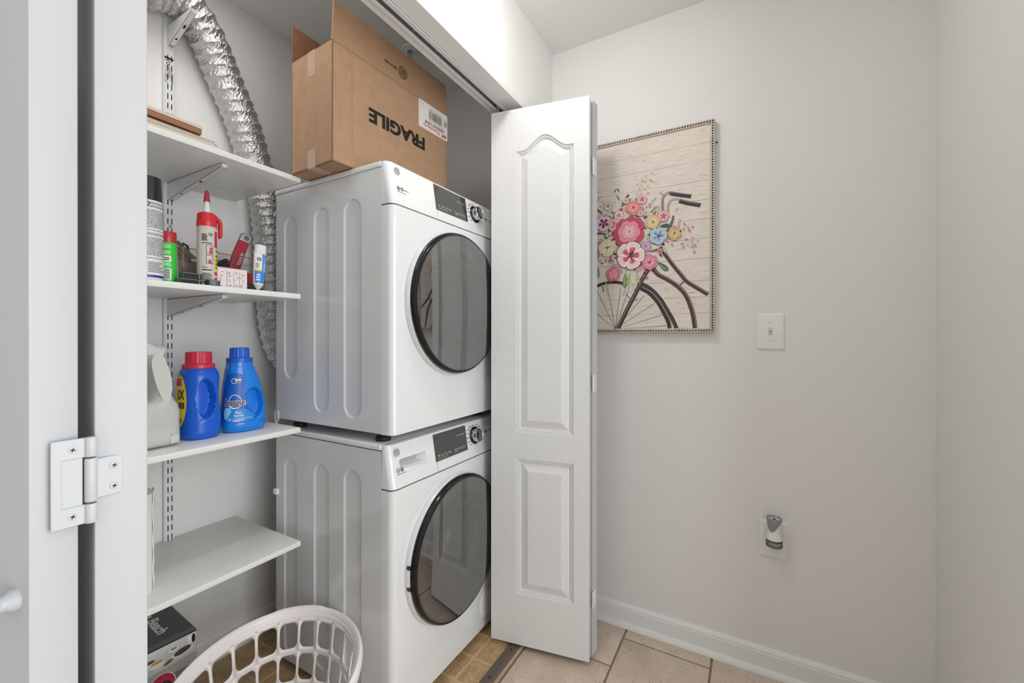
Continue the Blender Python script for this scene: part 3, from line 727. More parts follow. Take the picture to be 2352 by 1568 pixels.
g = G(); put_text(g, 'AAF', lf_, .512, .2760, .483, .2620, .06); g.obj('label_logo', mat('bright_red_ink', (236, 30, 60), .5), lb, 0)
g = G(); put_quad(g, lf_, .4755, .262, .4761, .277); g.obj('label_rule', 'grey', lb, 0)
# tape strips
for z0, z1 in ((.285, BH+.001), (-.001, .056)):
    g = G(); fn = lambda u, w: (-.0004, u, w); put_quad(g, fn, .084, z0, .124, z1)
    if z0 < 0: put_quad(g, lambda u, w: (u, w, -.0006), -.0004, .084, .09, .124)
    else: put_quad(g, lambda u, w: (u, w, BH+.0012), -.0004, .084, .02, .124)
    g.obj('tape_strip', 'tape', cb, 0)
PAINT=[('h',1.8789),('h',1.8145),('h',1.7416),('h',1.6704),('h',1.6002),('h',1.5297),('h',1.4559),('h',1.3749),('h',1.3153),('h',1.2556),('s',[(0.3629,1.177),(0.441,1.3607)],0.0019,(110,104,104)),('s',[(0.3629,1.177),(0.3951,1.3677)],0.0019,(110,104,104)),('s',[(0.3629,1.177),(0.341,1.3709)],0.0019,(110,104,104)),('s',[(0.3629,1.177),(0.2494,1.3289)],0.0019,(110,104,104)),('s',[(0.3629,1.177),(0.2112,1.297)],0.0019,(110,104,104)),('s',[(0.3629,1.177),(0.1823,1.2511)],0.0019,(110,104,104)),('s',[(0.3629,1.177),(0.1681,1.2092)],0.0019,(110,104,104)),('s',[(0.3629,1.177),(0.4459,1.2675)],0.0019,(110,104,104)),('s',[(0.3629,1.177),(0.3069,1.3689)],0.0019,(110,104,104)),('s',[(0.451,1.3726),(0.4114,1.3862),(0.3631,1.3879),(0.3192,1.3789)],0.0112,(58,48,50)),('s',[(0.2584,1.3736),(0.2229,1.3503),(0.1881,1.311),(0.1653,1.2715),(0.1456,1.2354),(0.1303,1.1999)],0.0139,(78,60,60)),('s',[(0.2554,1.3796),(0.22,1.3562),(0.1847,1.3154),(0.1611,1.2743),(0.1406,1.2383),(0.1245,1.1998)],0.0027,(40,34,36)),('s',[(0.2643,1.3602),(0.2287,1.337),(0.1967,1.2994),(0.1738,1.2569),(0.1596,1.2268),(0.154,1.2001)],0.0166,(58,48,50)),('s',[(0.2584,1.363),(0.2229,1.3413),(0.191,1.3022),(0.1695,1.2627),(0.154,1.2297),(0.147,1.2)],0.0021,(205,195,190)),('s',[(0.2303,1.437),(0.2584,1.3904),(0.2824,1.3398),(0.316,1.2763),(0.3518,1.2021)],0.0166,(78,60,60)),('s',[(0.2341,1.4312),(0.2638,1.3816),(0.2885,1.3339),(0.3222,1.2703),(0.3534,1.2084)],0.0024,(160,140,138)),('s',[(0.22,1.4362),(0.1968,1.4073),(0.1598,1.3839),(0.1236,1.3551),(0.099,1.3246),(0.0827,1.2862),(0.072,1.2454),(0.0653,1.1992)],0.016,(78,60,60)),('s',[(0.2142,1.4327),(0.194,1.4107),(0.157,1.3881),(0.1208,1.3593),(0.0949,1.3273),(0.0787,1.2889),(0.0672,1.2453),(0.0605,1.1992)],0.0024,(165,145,142)),('s',[(0.1236,1.3566),(0.1004,1.3776)],0.0064,(128,112,112)),('s',[(0.1912,1.5116),(0.1655,1.4733),(0.1403,1.4356),(0.1127,1.3983),(0.0936,1.3737),(0.0641,1.3516),(0.0222,1.3222)],0.0144,(78,60,60)),('s',[(0.184,1.5078),(0.1613,1.4759),(0.1361,1.4382),(0.1094,1.4015),(0.0896,1.3769),(0.0615,1.3555),(0.0222,1.3279)],0.0024,(165,145,142)),('s',[(0.3223,1.3636),(0.3316,1.3329)],0.008,(196,186,178)),('s',[(0.3192,1.3385),(0.3068,1.3224),(0.2824,1.3121),(0.2763,1.3195)],0.0032,(120,108,106)),('s',[(0.1785,1.6365),(0.1812,1.6646),(0.1812,1.6867),(0.1773,1.7027),(0.1641,1.7143),(0.1537,1.7158)],0.0099,(150,128,128)),('s',[(0.1932,1.7205),(0.1786,1.7126),(0.1641,1.7148)],0.0074,(185,170,165)),('s',[(0.1614,1.634),(0.1615,1.6533),(0.1594,1.6695),(0.1511,1.6833),(0.1356,1.6877),(0.1189,1.6823)],0.0089,(178,158,158)),('s',[(0.1419,1.6258),(0.1458,1.6044),(0.1523,1.5833)],0.0084,(120,104,110)),('s',[(0.1419,1.6154),(0.1516,1.5961),(0.1642,1.5696)],0.008,(110,96,100)),('s',[(0.1542,1.7132),(0.1227,1.7019),(0.0799,1.6889)],0.0154,(52,48,54)),('s',[(0.1524,1.7173),(0.1228,1.7079),(0.0811,1.6956)],0.0025,(150,140,150)),('s',[(0.1214,1.6786),(0.0873,1.6643),(0.0478,1.651)],0.0154,(52,48,54)),('s',[(0.1189,1.6823),(0.0873,1.6692),(0.0503,1.6567)],0.0025,(140,134,140)),('l',(0.3068,1.526),(0.3194,1.5175),0.0069,(70,60,64)),('l',(0.3655,1.5841),(0.3514,1.5833),0.0096,(150,80,104)),('l',(0.3175,1.5206),(0.3039,1.5085),0.012,(168,178,136)),('l',(0.2957,1.6011),(0.3054,1.5773),0.0108,(150,80,104)),('l',(0.2342,1.5094),(0.2452,1.5314),0.0075,(196,184,168)),('l',(0.3338,1.4467),(0.3196,1.4769),0.0114,(94,104,78)),('l',(0.2386,1.5964),(0.2162,1.6146),0.0095,(70,60,64)),('l',(0.3614,1.5421),(0.3789,1.5385),0.008,(94,104,78)),('l',(0.2454,1.5199),(0.2222,1.5179),0.0103,(150,80,104)),('l',(0.2511,1.4833),(0.2218,1.4672),0.0102,(196,184,168)),('l',(0.3206,1.503),(0.321,1.5229),0.0098,(150,80,104)),('l',(0.2837,1.54),(0.2798,1.5099),0.0101,(60,66,56)),('l',(0.222,1.4716),(0.2251,1.4596),0.0086,(128,142,96)),('l',(0.212,1.6207),(0.2152,1.6547),0.0066,(168,178,136)),('l',(0.3287,1.5271),(0.3477,1.5558),0.0116,(128,142,96)),('l',(0.3227,1.5203),(0.3374,1.5164),0.0087,(60,66,56)),('l',(0.3236,1.5402),(0.3079,1.534),0.0111,(150,80,104)),('l',(0.2253,1.553),(0.2404,1.5485),0.0119,(128,142,96)),('l',(0.2803,1.5468),(0.2668,1.5211),0.0074,(94,104,78)),('l',(0.3968,1.5953),(0.4028,1.5838),0.0114,(168,178,136)),('l',(0.3,1.6245),(0.277,1.6233),0.0079,(70,60,64)),('l',(0.3605,1.5645),(0.387,1.5578),0.009,(60,66,56)),('l',(0.3402,1.5644),(0.3407,1.5462),0.0077,(60,66,56)),('l',(0.3577,1.541),(0.3731,1.5126),0.0083,(128,142,96)),('l',(0.2425,1.5573),(0.2212,1.5706),0.0112,(94,104,78)),('l',(0.3468,1.5641),(0.3387,1.5312),0.0118,(60,66,56)),('l',(0.3604,1.4889),(0.352,1.5144),0.0113,(226,180,190)),('l',(0.286,1.4574),(0.2798,1.4759),0.0088,(196,184,168)),('l',(0.1983,1.4955),(0.1733,1.4995),0.0067,(96,88,92)),('l',(0.2225,1.4665),(0.2291,1.4788),0.0075,(196,184,168)),('l',(0.4087,1.6152),(0.3923,1.621),0.0065,(60,66,56)),('l',(0.1952,1.539),(0.1737,1.5167),0.0111,(60,66,56)),('l',(0.4277,1.6107),(0.4188,1.5821),0.0084,(226,180,190)),('l',(0.2991,1.6304),(0.3119,1.6343),0.0067,(96,88,92)),('l',(0.2461,1.5024),(0.2473,1.4728),0.0067,(128,142,96)),('l',(0.3014,1.6362),(0.2702,1.6298),0.0114,(128,142,96)),('l',(0.2395,1.5703),(0.2302,1.5362),0.0088,(196,184,168)),('l',(0.2685,1.6067),(0.2398,1.5876),0.0112,(150,80,104)),('l',(0.3839,1.575),(0.3643,1.5969),0.0069,(60,66,56)),('l',(0.3939,1.6615),(0.4096,1.6616),0.0098,(150,80,104)),('l',(0.2787,1.5874),(0.265,1.5667),0.0085,(226,180,190)),('l',(0.2837,1.5623),(0.2706,1.5371),0.0072,(128,142,96)),('l',(0.4152,1.5648),(0.4301,1.565),0.0079,(168,178,136)),('l',(0.3782,1.4884),(0.3507,1.4884),0.0105,(96,88,92)),('l',(0.2414,1.5957),(0.2171,1.6088),0.0098,(226,180,190)),('l',(0.2896,1.6416),(0.304,1.6381),0.011,(150,80,104)),('l',(0.249,1.5594),(0.2723,1.5514),0.0105,(96,88,92)),('l',(0.2572,1.4541),(0.2745,1.4372),0.0086,(96,88,92)),('l',(0.2847,1.5799),(0.3048,1.6087),0.0084,(150,80,104)),('l',(0.3373,1.5155),(0.3245,1.5124),0.0121,(128,142,96)),('l',(0.2755,1.6557),(0.2606,1.6582),0.0099,(196,184,168)),('l',(0.3817,1.6759),(0.3509,1.6555),0.0123,(60,66,56)),('l',(0.3682,1.6438),(0.3691,1.6711),0.0114,(168,178,136)),('l',(0.2517,1.6276),(0.2391,1.6378),0.0094,(60,66,56)),('l',(0.3288,1.5188),(0.3413,1.4959),0.0124,(70,60,64)),('l',(0.4443,1.5814),(0.4536,1.5608),0.01,(168,178,136)),('l',(0.2766,1.4863),(0.2857,1.512),0.0086,(70,60,64)),('l',(0.3412,1.5931),(0.3092,1.5747),0.0123,(150,80,104)),('l',(0.3582,1.6009),(0.3425,1.5889),0.0078,(196,184,168)),('l',(0.2274,1.614),(0.2174,1.5986),0.0083,(94,104,78)),('l',(0.2538,1.4679),(0.2641,1.4913),0.0121,(168,178,136)),('l',(0.2588,1.5496),(0.2587,1.5665),0.0121,(128,142,96)),('l',(0.2865,1.5372),(0.2679,1.5361),0.0117,(60,66,56)),('l',(0.3217,1.6519),(0.2906,1.6572),0.0107,(226,180,190)),('l',(0.3278,1.5442),(0.3161,1.5539),0.0089,(60,66,56)),('l',(0.2674,1.616),(0.2531,1.6074),0.0116,(168,178,136)),('l',(0.3953,1.5783),(0.4026,1.5581),0.0075,(94,104,78)),('l',(0.3364,1.5513),(0.3272,1.5593),0.0121,(60,66,56)),('l',(0.2771,1.5389),(0.2868,1.548),0.0079,(94,104,78)),('l',(0.4147,1.5587),(0.4015,1.5274),0.0124,(70,60,64)),('l',(0.3333,1.5277),(0.35,1.5326),0.0093,(150,80,104)),('l',(0.3425,1.4805),(0.3214,1.4945),0.0067,(60,66,56)),('l',(0.3141,1.4517),(0.3244,1.4693),0.0118,(150,80,104)),('l',(0.2978,1.5906),(0.2961,1.5708),0.0071,(94,104,78)),('l',(0.3767,1.6167),(0.3556,1.6157),0.007,(94,104,78)),('l',(0.3965,1.57),(0.4122,1.5826),0.0077,(128,142,96)),('l',(0.3572,1.4933),(0.3443,1.477),0.0095,(226,180,190)),('l',(0.2923,1.5861),(0.2895,1.5673),0.0121,(94,104,78)),('l',(0.2128,1.5439),(0.2089,1.5263),0.0108,(150,80,104)),('l',(0.2871,1.608),(0.307,1.5935),0.0067,(70,60,64)),('l',(0.3437,1.5638),(0.3683,1.5682),0.0098,(168,178,136)),('l',(0.2862,1.6497),(0.3011,1.6455),0.0066,(70,60,64)),('l',(0.2603,1.5769),(0.2596,1.5983),0.0102,(70,60,64)),('l',(0.3503,1.4871),(0.3512,1.4626),0.0067,(168,178,136)),('l',(0.388,1.6294),(0.4056,1.6529),0.0083,(60,66,56)),('l',(0.3853,1.6358),(0.368,1.6409),0.0078,(196,184,168)),('l',(0.3019,1.6485),(0.2768,1.6436),0.0077,(128,142,96)),('l',(0.3057,1.4525),(0.2797,1.4276),0.0082,(96,88,92)),('l',(0.3475,1.5852),(0.3483,1.6134),0.0123,(94,104,78)),('l',(0.3064,1.6648),(0.3146,1.6825),0.01,(150,80,104)),('l',(0.32,1.6633),(0.3006,1.6898),0.0074,(60,66,56)),('l',(0.2798,1.5486),(0.262,1.518),0.012,(168,178,136)),('l',(0.3382,1.6524),(0.33,1.6636),0.0077,(60,66,56)),('l',(0.3818,1.5154),(0.4025,1.5169),0.009,(70,60,64)),('l',(0.255,1.6385),(0.2402,1.6328),0.0078,(60,66,56)),('l',(0.3891,1.4847),(0.3622,1.493),0.0087,(226,180,190)),('l',(0.3438,1.6804),(0.3362,1.6601),0.0123,(60,66,56)),('l',(0.2719,1.552),(0.2799,1.5259),0.0084,(226,180,190)),('l',(0.3413,1.5642),(0.3514,1.5378),0.0088,(60,66,56)),('l',(0.2207,1.5536),(0.2277,1.5446),0.0106,(196,184,168)),('l',(0.2058,1.5307),(0.2082,1.5523),0.0072,(168,178,136)),('l',(0.3367,1.5817),(0.3224,1.5723),0.0105,(94,104,78)),('l',(0.272,1.4798),(0.2928,1.4971),0.0108,(94,104,78)),('l',(0.3483,1.5331),(0.3719,1.5495),0.0073,(96,88,92)),('l',(0.3261,1.4965),(0.3368,1.4723),0.0075,(150,80,104)),('l',(0.2097,1.5954),(0.2228,1.6181),0.0085,(96,88,92)),('l',(0.353,1.498),(0.3736,1.5058),0.0116,(60,66,56)),('l',(0.4283,1.5707),(0.4028,1.5554),0.0076,(60,66,56)),('l',(0.2479,1.4807),(0.2586,1.4894),0.0113,(128,142,96)),('l',(0.3182,1.5906),(0.3101,1.6032),0.0075,(96,88,92)),('l',(0.2396,1.5283),(0.2288,1.5397),0.0093,(168,178,136)),('l',(0.418,1.5924),(0.4027,1.5844),0.0119,(94,104,78)),('l',(0.2295,1.5506),(0.2113,1.5733),0.0069,(70,60,64)),('l',(0.3604,1.6617),(0.3571,1.6742),0.0077,(60,66,56)),('l',(0.2904,1.5995),(0.2618,1.6123),0.0124,(94,104,78)),('l',(0.2156,1.6256),(0.2387,1.6317),0.0069,(226,180,190)),('l',(0.3732,1.6399),(0.3904,1.6604),0.0097,(94,104,78)),('l',(0.2446,1.5273),(0.2352,1.5154),0.011,(150,80,104)),('l',(0.4095,1.5805),(0.3912,1.5586),0.0099,(96,88,92)),('l',(0.1984,1.4988),(0.183,1.473),0.0097,(70,60,64)),('l',(0.2969,1.6419),(0.2817,1.6434),0.0086,(196,184,168)),('l',(0.3086,1.4743),(0.2973,1.4527),0.0103,(226,180,190)),('l',(0.2277,1.539),(0.2107,1.5409),0.0099,(96,88,92)),('l',(0.3301,1.6822),(0.3495,1.679),0.0083,(150,80,104)),('l',(0.2014,1.5767),(0.2078,1.6006),0.0101,(168,178,136)),('l',(0.3768,1.5009),(0.3902,1.4717),0.0112,(150,80,104)),('l',(0.3411,1.5985),(0.3745,1.5897),0.0083,(226,180,190)),('l',(0.1958,1.5442),(0.1704,1.5409),0.0098,(60,66,56)),('l',(0.2539,1.585),(0.2666,1.6032),0.0102,(70,60,64)),('l',(0.3192,1.5296),(0.3155,1.5434),0.0068,(94,104,78)),('l',(0.3446,1.5392),(0.3502,1.5522),0.0078,(150,80,104)),('l',(0.3455,1.5152),(0.3507,1.5271),0.0086,(70,60,64)),('l',(0.382,1.6024),(0.3607,1.6086),0.0108,(70,60,64)),('l',(0.2699,1.4993),(0.2988,1.5067),0.007,(128,142,96)),('l',(0.2583,1.5061),(0.2606,1.5358),0.0117,(150,80,104)),('l',(0.3589,1.5341),(0.3517,1.5662),0.0108,(150,80,104)),('l',(0.2174,1.6313),(0.2044,1.654),0.0091,(150,80,104)),('l',(0.2483,1.6098),(0.2719,1.636),0.0082,(150,80,104)),('l',(0.3917,1.5873),(0.3864,1.6182),0.0105,(96,88,92)),('l',(0.2794,1.492),(0.2651,1.5049),0.009,(70,60,64)),('l',(0.408,1.5908),(0.4445,1.5939),0.0114,(70,60,64)),('l',(0.3039,1.6314),(0.3049,1.6504),0.0073,(150,80,104)),('l',(0.2626,1.4923),(0.2321,1.5),0.0122,(196,184,168)),('l',(0.2945,1.6611),(0.262,1.6628),0.0109,(150,80,104)),('l',(0.3941,1.646),(0.36,1.6532),0.0067,(70,60,64)),('l',(0.3125,1.475),(0.3019,1.4488),0.0075,(94,104,78)),('l',(0.4088,1.5484),(0.4236,1.557),0.0065,(60,66,56)),('l',(0.3045,1.6003),(0.2918,1.6276),0.0099,(168,178,136)),('l',(0.284,1.6451),(0.2697,1.6398),0.0108,(60,66,56)),('l',(0.2925,1.4571),(0.2685,1.4449),0.0075,(94,104,78)),('l',(0.3223,1.4258),(0.3254,1.3637),0.0265,(128,142,96)),('l',(0.3038,1.4244),(0.3161,1.3694),0.0147,(150,176,110)),('l',(0.2795,1.4256),(0.2704,1.379),0.0177,(168,178,136)),('l',(0.1983,1.4554),(0.1612,1.4195),0.0265,(94,104,78)),('l',(0.1969,1.4463),(0.1655,1.4228),0.0088,(128,142,96)),('l',(0.1913,1.5923),(0.1572,1.5909),0.0206,(72,84,60)),('l',(0.1184,1.6092),(0.1266,1.5752),0.0147,(168,178,136)),('l',(0.1826,1.5166),(0.1655,1.4852),0.0147,(168,178,136)),('l',(0.2348,1.4979),(0.1826,1.5047),0.0147,(94,104,78)),('l',(0.4345,1.4535),(0.4344,1.4118),0.0177,(128,142,96)),('l',(0.4049,1.4002),(0.3919,1.3358),0.0118,(168,178,136)),('l',(0.3855,1.4179),(0.3823,1.3828),0.013,(94,104,78)),('l',(0.418,1.3818),(0.4114,1.3495),0.0088,(128,142,96)),('l',(0.3007,1.3932),(0.2885,1.3493),0.0106,(190,190,165)),('l',(0.1128,1.5588),(0.1183,1.5683),0.0088,(60,66,56)),('l',(0.4412,1.5538),(0.4411,1.4798),0.0147,(94,104,78)),('l',(0.3409,1.6858),(0.3092,1.7357),0.0164,(94,104,78)),('l',(0.335,1.6878),(0.3006,1.717),0.0137,(128,142,96)),('l',(0.3614,1.7415),(0.3409,1.709),0.0082,(94,104,78)),('l',(0.2557,1.6787),(0.2501,1.6411),0.011,(128,142,96)),('l',(0.2337,1.6725),(0.2039,1.707),0.0093,(168,178,136)),('l',(0.2282,1.6492),(0.2012,1.6704),0.011,(128,142,96)),('l',(0.2012,1.6342),(0.1932,1.6719),0.011,(168,178,136)),('l',(0.3732,1.7493),(0.3585,1.7643),0.0066,(94,104,78)),('l',(0.3467,1.7478),(0.3555,1.7667),0.006,(60,66,56)),('l',(0.4428,1.7191),(0.4244,1.7459),0.011,(168,178,136)),('l',(0.4152,1.6703),(0.4428,1.6952),0.012,(94,104,78)),('l',(0.2836,1.7),(0.2808,1.7167),0.0077,(128,142,96)),('l',(0.1226,1.5904),(0.1175,1.6115),0.011,(168,178,136)),('l',(0.1355,1.6385),(0.1252,1.6534),0.0082,(168,178,136)),('f',(0.2404,1.6511),0.0122,(246,232,222),(226,190,170),5,(110,100,80)),('f',(0.3747,1.4755),0.0068,(224,150,170),(200,110,130),5,(110,100,80)),('f',(0.4092,1.649),0.0124,(238,190,198),(226,190,170),5,(110,100,80)),('f',(0.1907,1.4963),0.0108,(224,150,170),(200,110,130),5,(110,100,80)),('f',(0.4259,1.4806),0.0062,(214,190,214),(226,190,170),5,(110,100,80)),('f',(0.3165,1.4355),0.006,(214,190,214),(226,190,170),5,(110,100,80)),('f',(0.4237,1.6022),0.0065,(214,190,214),(200,110,130),5,(110,100,80)),('f',(0.3812,1.6466),0.0073,(236,214,196),(200,110,130),5,(110,100,80)),('f',(0.2684,1.6746),0.012,(238,190,198),(200,110,130),5,(110,100,80)),('f',(0.4355,1.5008),0.0092,(224,150,170),(200,110,130),5,(110,100,80)),('f',(0.2439,1.6524),0.0122,(236,214,196),(226,190,170),5,(110,100,80)),('f',(0.3376,1.7147),0.0095,(246,232,222),(226,190,170),5,(110,100,80)),('f',(0.2437,1.4853),0.0093,(214,190,214),(226,190,170),5,(110,100,80)),('f',(0.3142,1.7041),0.0077,(238,190,198),(226,190,170),5,(110,100,80)),('f',(0.4363,1.6576),0.0093,(236,214,196),(226,190,170),5,(110,100,80)),('f',(0.4238,1.5665),0.0076,(246,232,222),(200,110,130),5,(110,100,80)),('f',(0.2668,1.4361),0.0085,(224,150,170),(226,190,170),5,(110,100,80)),('f',(0.4489,1.4967),0.0088,(214,190,214),(200,110,130),5,(110,100,80)),('f',(0.4041,1.5098),0.0125,(236,214,196),(226,190,170),5,(110,100,80)),('f',(0.2887,1.6587),0.012,(236,214,196),(200,110,130),5,(110,100,80)),('f',(0.2741,1.431),0.0077,(236,214,196),(200,110,130),5,(110,100,80)),('f',(0.2646,1.6521),0.0122,(238,190,198),(226,190,170),5,(110,100,80)),('f',(0.2224,1.5974),0.0082,(224,150,170),(226,190,170),5,(110,100,80)),('f',(0.4281,1.5292),0.0097,(238,190,198),(226,190,170),5,(110,100,80)),('f',(0.3467,1.4584),0.0101,(214,190,214),(200,110,130),5,(110,100,80)),('f',(0.3148,1.6757),0.01,(224,150,170),(226,190,170),5,(110,100,80)),('f',(0.2482,1.4772),0.0065,(224,150,170),(226,190,170),5,(110,100,80)),('f',(0.251,1.6434),0.0071,(214,190,214),(200,110,130),5,(110,100,80)),('f',(0.3207,1.7102),0.0122,(236,214,196),(226,190,170),5,(110,100,80)),('d',(0.2207,1.8008),0.0033,(176,84,104)),('d',(0.2242,1.7728),0.0055,(205,110,125)),('d',(0.2448,1.7949),0.0052,(238,178,172)),('d',(0.2558,1.782),0.0052,(238,178,172)),('d',(0.2461,1.7746),0.0052,(238,178,172)),('d',(0.2585,1.7607),0.0052,(238,178,172)),('d',(0.2351,1.7549),0.0052,(238,178,172)),('d',(0.2747,1.7684),0.0052,(238,178,172)),('d',(0.2655,1.7497),0.0052,(238,178,172)),('d',(0.2488,1.7477),0.0052,(238,178,172)),('d',(0.278,1.7339),0.0052,(238,178,172)),('d',(0.2613,1.7334),0.0052,(238,178,172)),('d',(0.2585,1.7258),0.0052,(238,178,172)),('d',(0.4152,1.7252),0.0052,(238,178,172)),('d',(0.4382,1.7557),0.0052,(238,178,172)),('d',(0.3614,1.7093),0.0052,(238,178,172)),('d',(0.2351,1.7262),0.0041,(212,88,112)),('d',(0.2461,1.7125),0.0041,(212,88,112)),('d',(0.2309,1.6833),0.0041,(212,88,112)),('d',(0.2391,1.6733),0.0041,(212,88,112)),('d',(0.2187,1.6506),0.0041,(212,88,112)),('d',(0.4182,1.6811),0.0041,(212,88,112)),('d',(0.335,1.6748),0.0041,(212,88,112)),('d',(0.4243,1.7014),0.0041,(212,88,112)),('d',(0.2268,1.6715),0.0041,(212,88,112)),('d',(0.2446,1.6375),0.0041,(212,88,112)),('d',(0.1047,1.5724),0.0059,(220,110,130)),('d',(0.0898,1.5734),0.0059,(220,110,130)),('d',(0.075,1.5744),0.0059,(220,110,130)),('d',(0.1363,1.5829),0.0059,(220,110,130)),('d',(0.0844,1.5626),0.0059,(220,110,130)),('d',(0.1006,1.5879),0.0059,(220,110,130)),('d',(0.16,1.5433),0.0059,(220,110,130)),('d',(0.1614,1.5292),0.0059,(220,110,130)),('d',(0.1459,1.5172),0.0059,(220,110,130)),('d',(0.0951,1.532),0.0062,(214,128,150)),('d',(0.1046,1.5025),0.0062,(214,128,150)),('d',(0.0675,1.4799),0.0062,(214,128,150)),('d',(0.0749,1.5029),0.0062,(214,128,150)),('d',(0.0643,1.5055),0.0062,(214,128,150)),('d',(0.1101,1.5177),0.0062,(214,128,150)),('d',(0.0897,1.5082),0.005,(190,165,175)),('d',(0.075,1.5369),0.005,(190,165,175)),('d',(0.0763,1.5241),0.005,(190,165,175)),('d',(0.0564,1.5204),0.005,(190,165,175)),('d',(0.0723,1.5136),0.005,(190,165,175)),('d',(0.4361,1.4488),0.0071,(212,88,112)),('d',(0.4148,1.4679),0.0071,(212,88,112)),('d',(0.3553,1.4848),0.0071,(212,88,112)),('d',(0.2376,1.3981),0.0071,(212,88,112)),('d',(0.3873,1.5764),0.0071,(212,88,112)),('d',(0.4001,1.4793),0.0071,(212,88,112)),('d',(0.428,1.5523),0.0071,(212,88,112)),('d',(0.2524,1.4053),0.0071,(212,88,112)),('d',(0.2436,1.4229),0.0071,(212,88,112)),('d',(0.3474,1.4621),0.0071,(186,160,190)),('d',(0.3664,1.4606),0.0071,(186,160,190)),('d',(0.3791,1.468),0.0071,(186,160,190)),('d',(0.3379,1.4301),0.0071,(186,160,190)),('d',(0.36,1.4066),0.0071,(186,160,190)),('d',(0.3411,1.4397),0.0071,(186,160,190)),('f',(0.4106,1.6312),0.0333,(238,214,222),(150,60,100),5,(120,110,80)),('f',(0.3926,1.6995),0.0189,(238,222,200),(215,190,170),5,(110,108,80)),('f',(0.3481,1.6549),0.02,(240,218,206),(220,180,170),5,(130,112,80)),('f',(0.2571,1.7058),0.0183,(246,196,204),(220,120,140),5,(120,110,90)),('f',(0.1772,1.628),0.0205,(246,188,198),(214,110,130),5,(120,100,80)),('f',(0.2921,1.677),0.0272,(240,140,146),(250,190,180),5,(90,84,60)),('f',(0.3633,1.6177),0.0269,(244,190,200),(230,150,165),4,(230,160,170)),('f',(0.3071,1.5825),0.0642,(208,78,104),(232,120,140),7,(160,60,80)),('f',(0.3071,1.584),0.0448,(238,150,168),(250,205,205),6,(150,60,84)),('f',(0.3071,1.5856),0.0239,(244,180,190),(250,215,215),5,(120,120,84)),('f',(0.2159,1.6105),0.0254,(234,202,152),(245,222,180),5,(120,104,70)),('f',(0.2437,1.5201),0.0203,(206,166,206),(230,190,214),5,(110,80,104)),('f',(0.1955,1.5554),0.0334,(188,208,226),(150,170,208),5,(72,72,92)),('f',(0.1376,1.556),0.0239,(212,184,124),(236,212,160),5,(130,104,60)),('f',(0.3953,1.5313),0.0358,(244,228,196),(250,240,214),4,(108,92,76)),('f',(0.2288,1.4565),0.031,(232,138,166),(244,190,204),6,(130,70,90)),('f',(0.3695,1.4214),0.0284,(230,120,146),(246,186,190),5,(240,160,170)),('f',(0.3008,1.489),0.0567,(250,226,222),(226,110,136),5,(84,70,64))]
# ------------------------------------------------------------------ things on the shelves
Z1, Z2, Z3, Z4 = 1.691, 1.308, .867, .4915
def sheet(name, m, x0, x1, y0, y1, z, t, lab, cat, rz=0, bow=.0, grp=None):
    g = G(); n = 14; top, bot = [], []
    for i in range(n+1):
        u = i/n; zz = z+bow*math.sin(PI*u)
        top.append([(x0+(x1-x0)*u, y0, zz+t), (x0+(x1-x0)*u, y1, zz+t)]); bot.append([(x0+(x1-x0)*u, y0, zz), (x0+(x1-x0)*u, y1, zz)])
    g.loft([[b[0], b[1], a[1], a[0]] for a, b in zip(top, bot)])
    o = g.obj(name, m, None, 20); c = Matrix.Translation(((x0+x1)/2, (y0+y1)/2, 0)); o.matrix_basis = c @ Matrix.Rotation(rz, 4, 'Z') @ c.inverted()
    return tag(o, lab, cat, grp)
sheet('cardboard_sheet', 'tan', .05, .618, 1.300, 1.56, Z1+.0003, .009, 'thick tan cardboard sheet, lowest of the stack on the top shelf', 'cardboard')
fp = empty('folded_papers', (0, 0, 0), 0, 'folded white papers between cardboard sheets on the top shelf', 'papers')
for k in range(6):
    z = Z1+.0100+.0024*k; g = G(); dx = (.000, .003, -.004, .002, -.008, -.002)[k]
    g.loft([[(.06, 1.305, z), (.06, 1.50, z), (.612+dx, 1.50-.002*k, z+.001*(k % 2)), (.624+dx, 1.312, z+.0002)], [(.06, 1.305, z+.0012), (.06, 1.50, z+.0012), (.612+dx, 1.50-.002*k, z+.0012+.001*(k % 2)), (.624+dx, 1.312, z+.0014)]])
    g.obj('paper_sheet', ('paper', 'insulin', 'paper', 'paper', 'green' if False else 'paper', 'tan')[k], fp, 0)
sheet('padded_envelope', 'brown', .04, .588, 1.310, 1.55, Z1+.0275, .013, 'brown padded envelope lying near the top of the paper stack', 'envelope', -.01, .003)
sheet('card_folder', 'tan', .03, .592, 1.315, 1.54, Z1+.0440, .008, 'pale beige card folder, topmost on the paper stack', 'folder', -.012, .003)
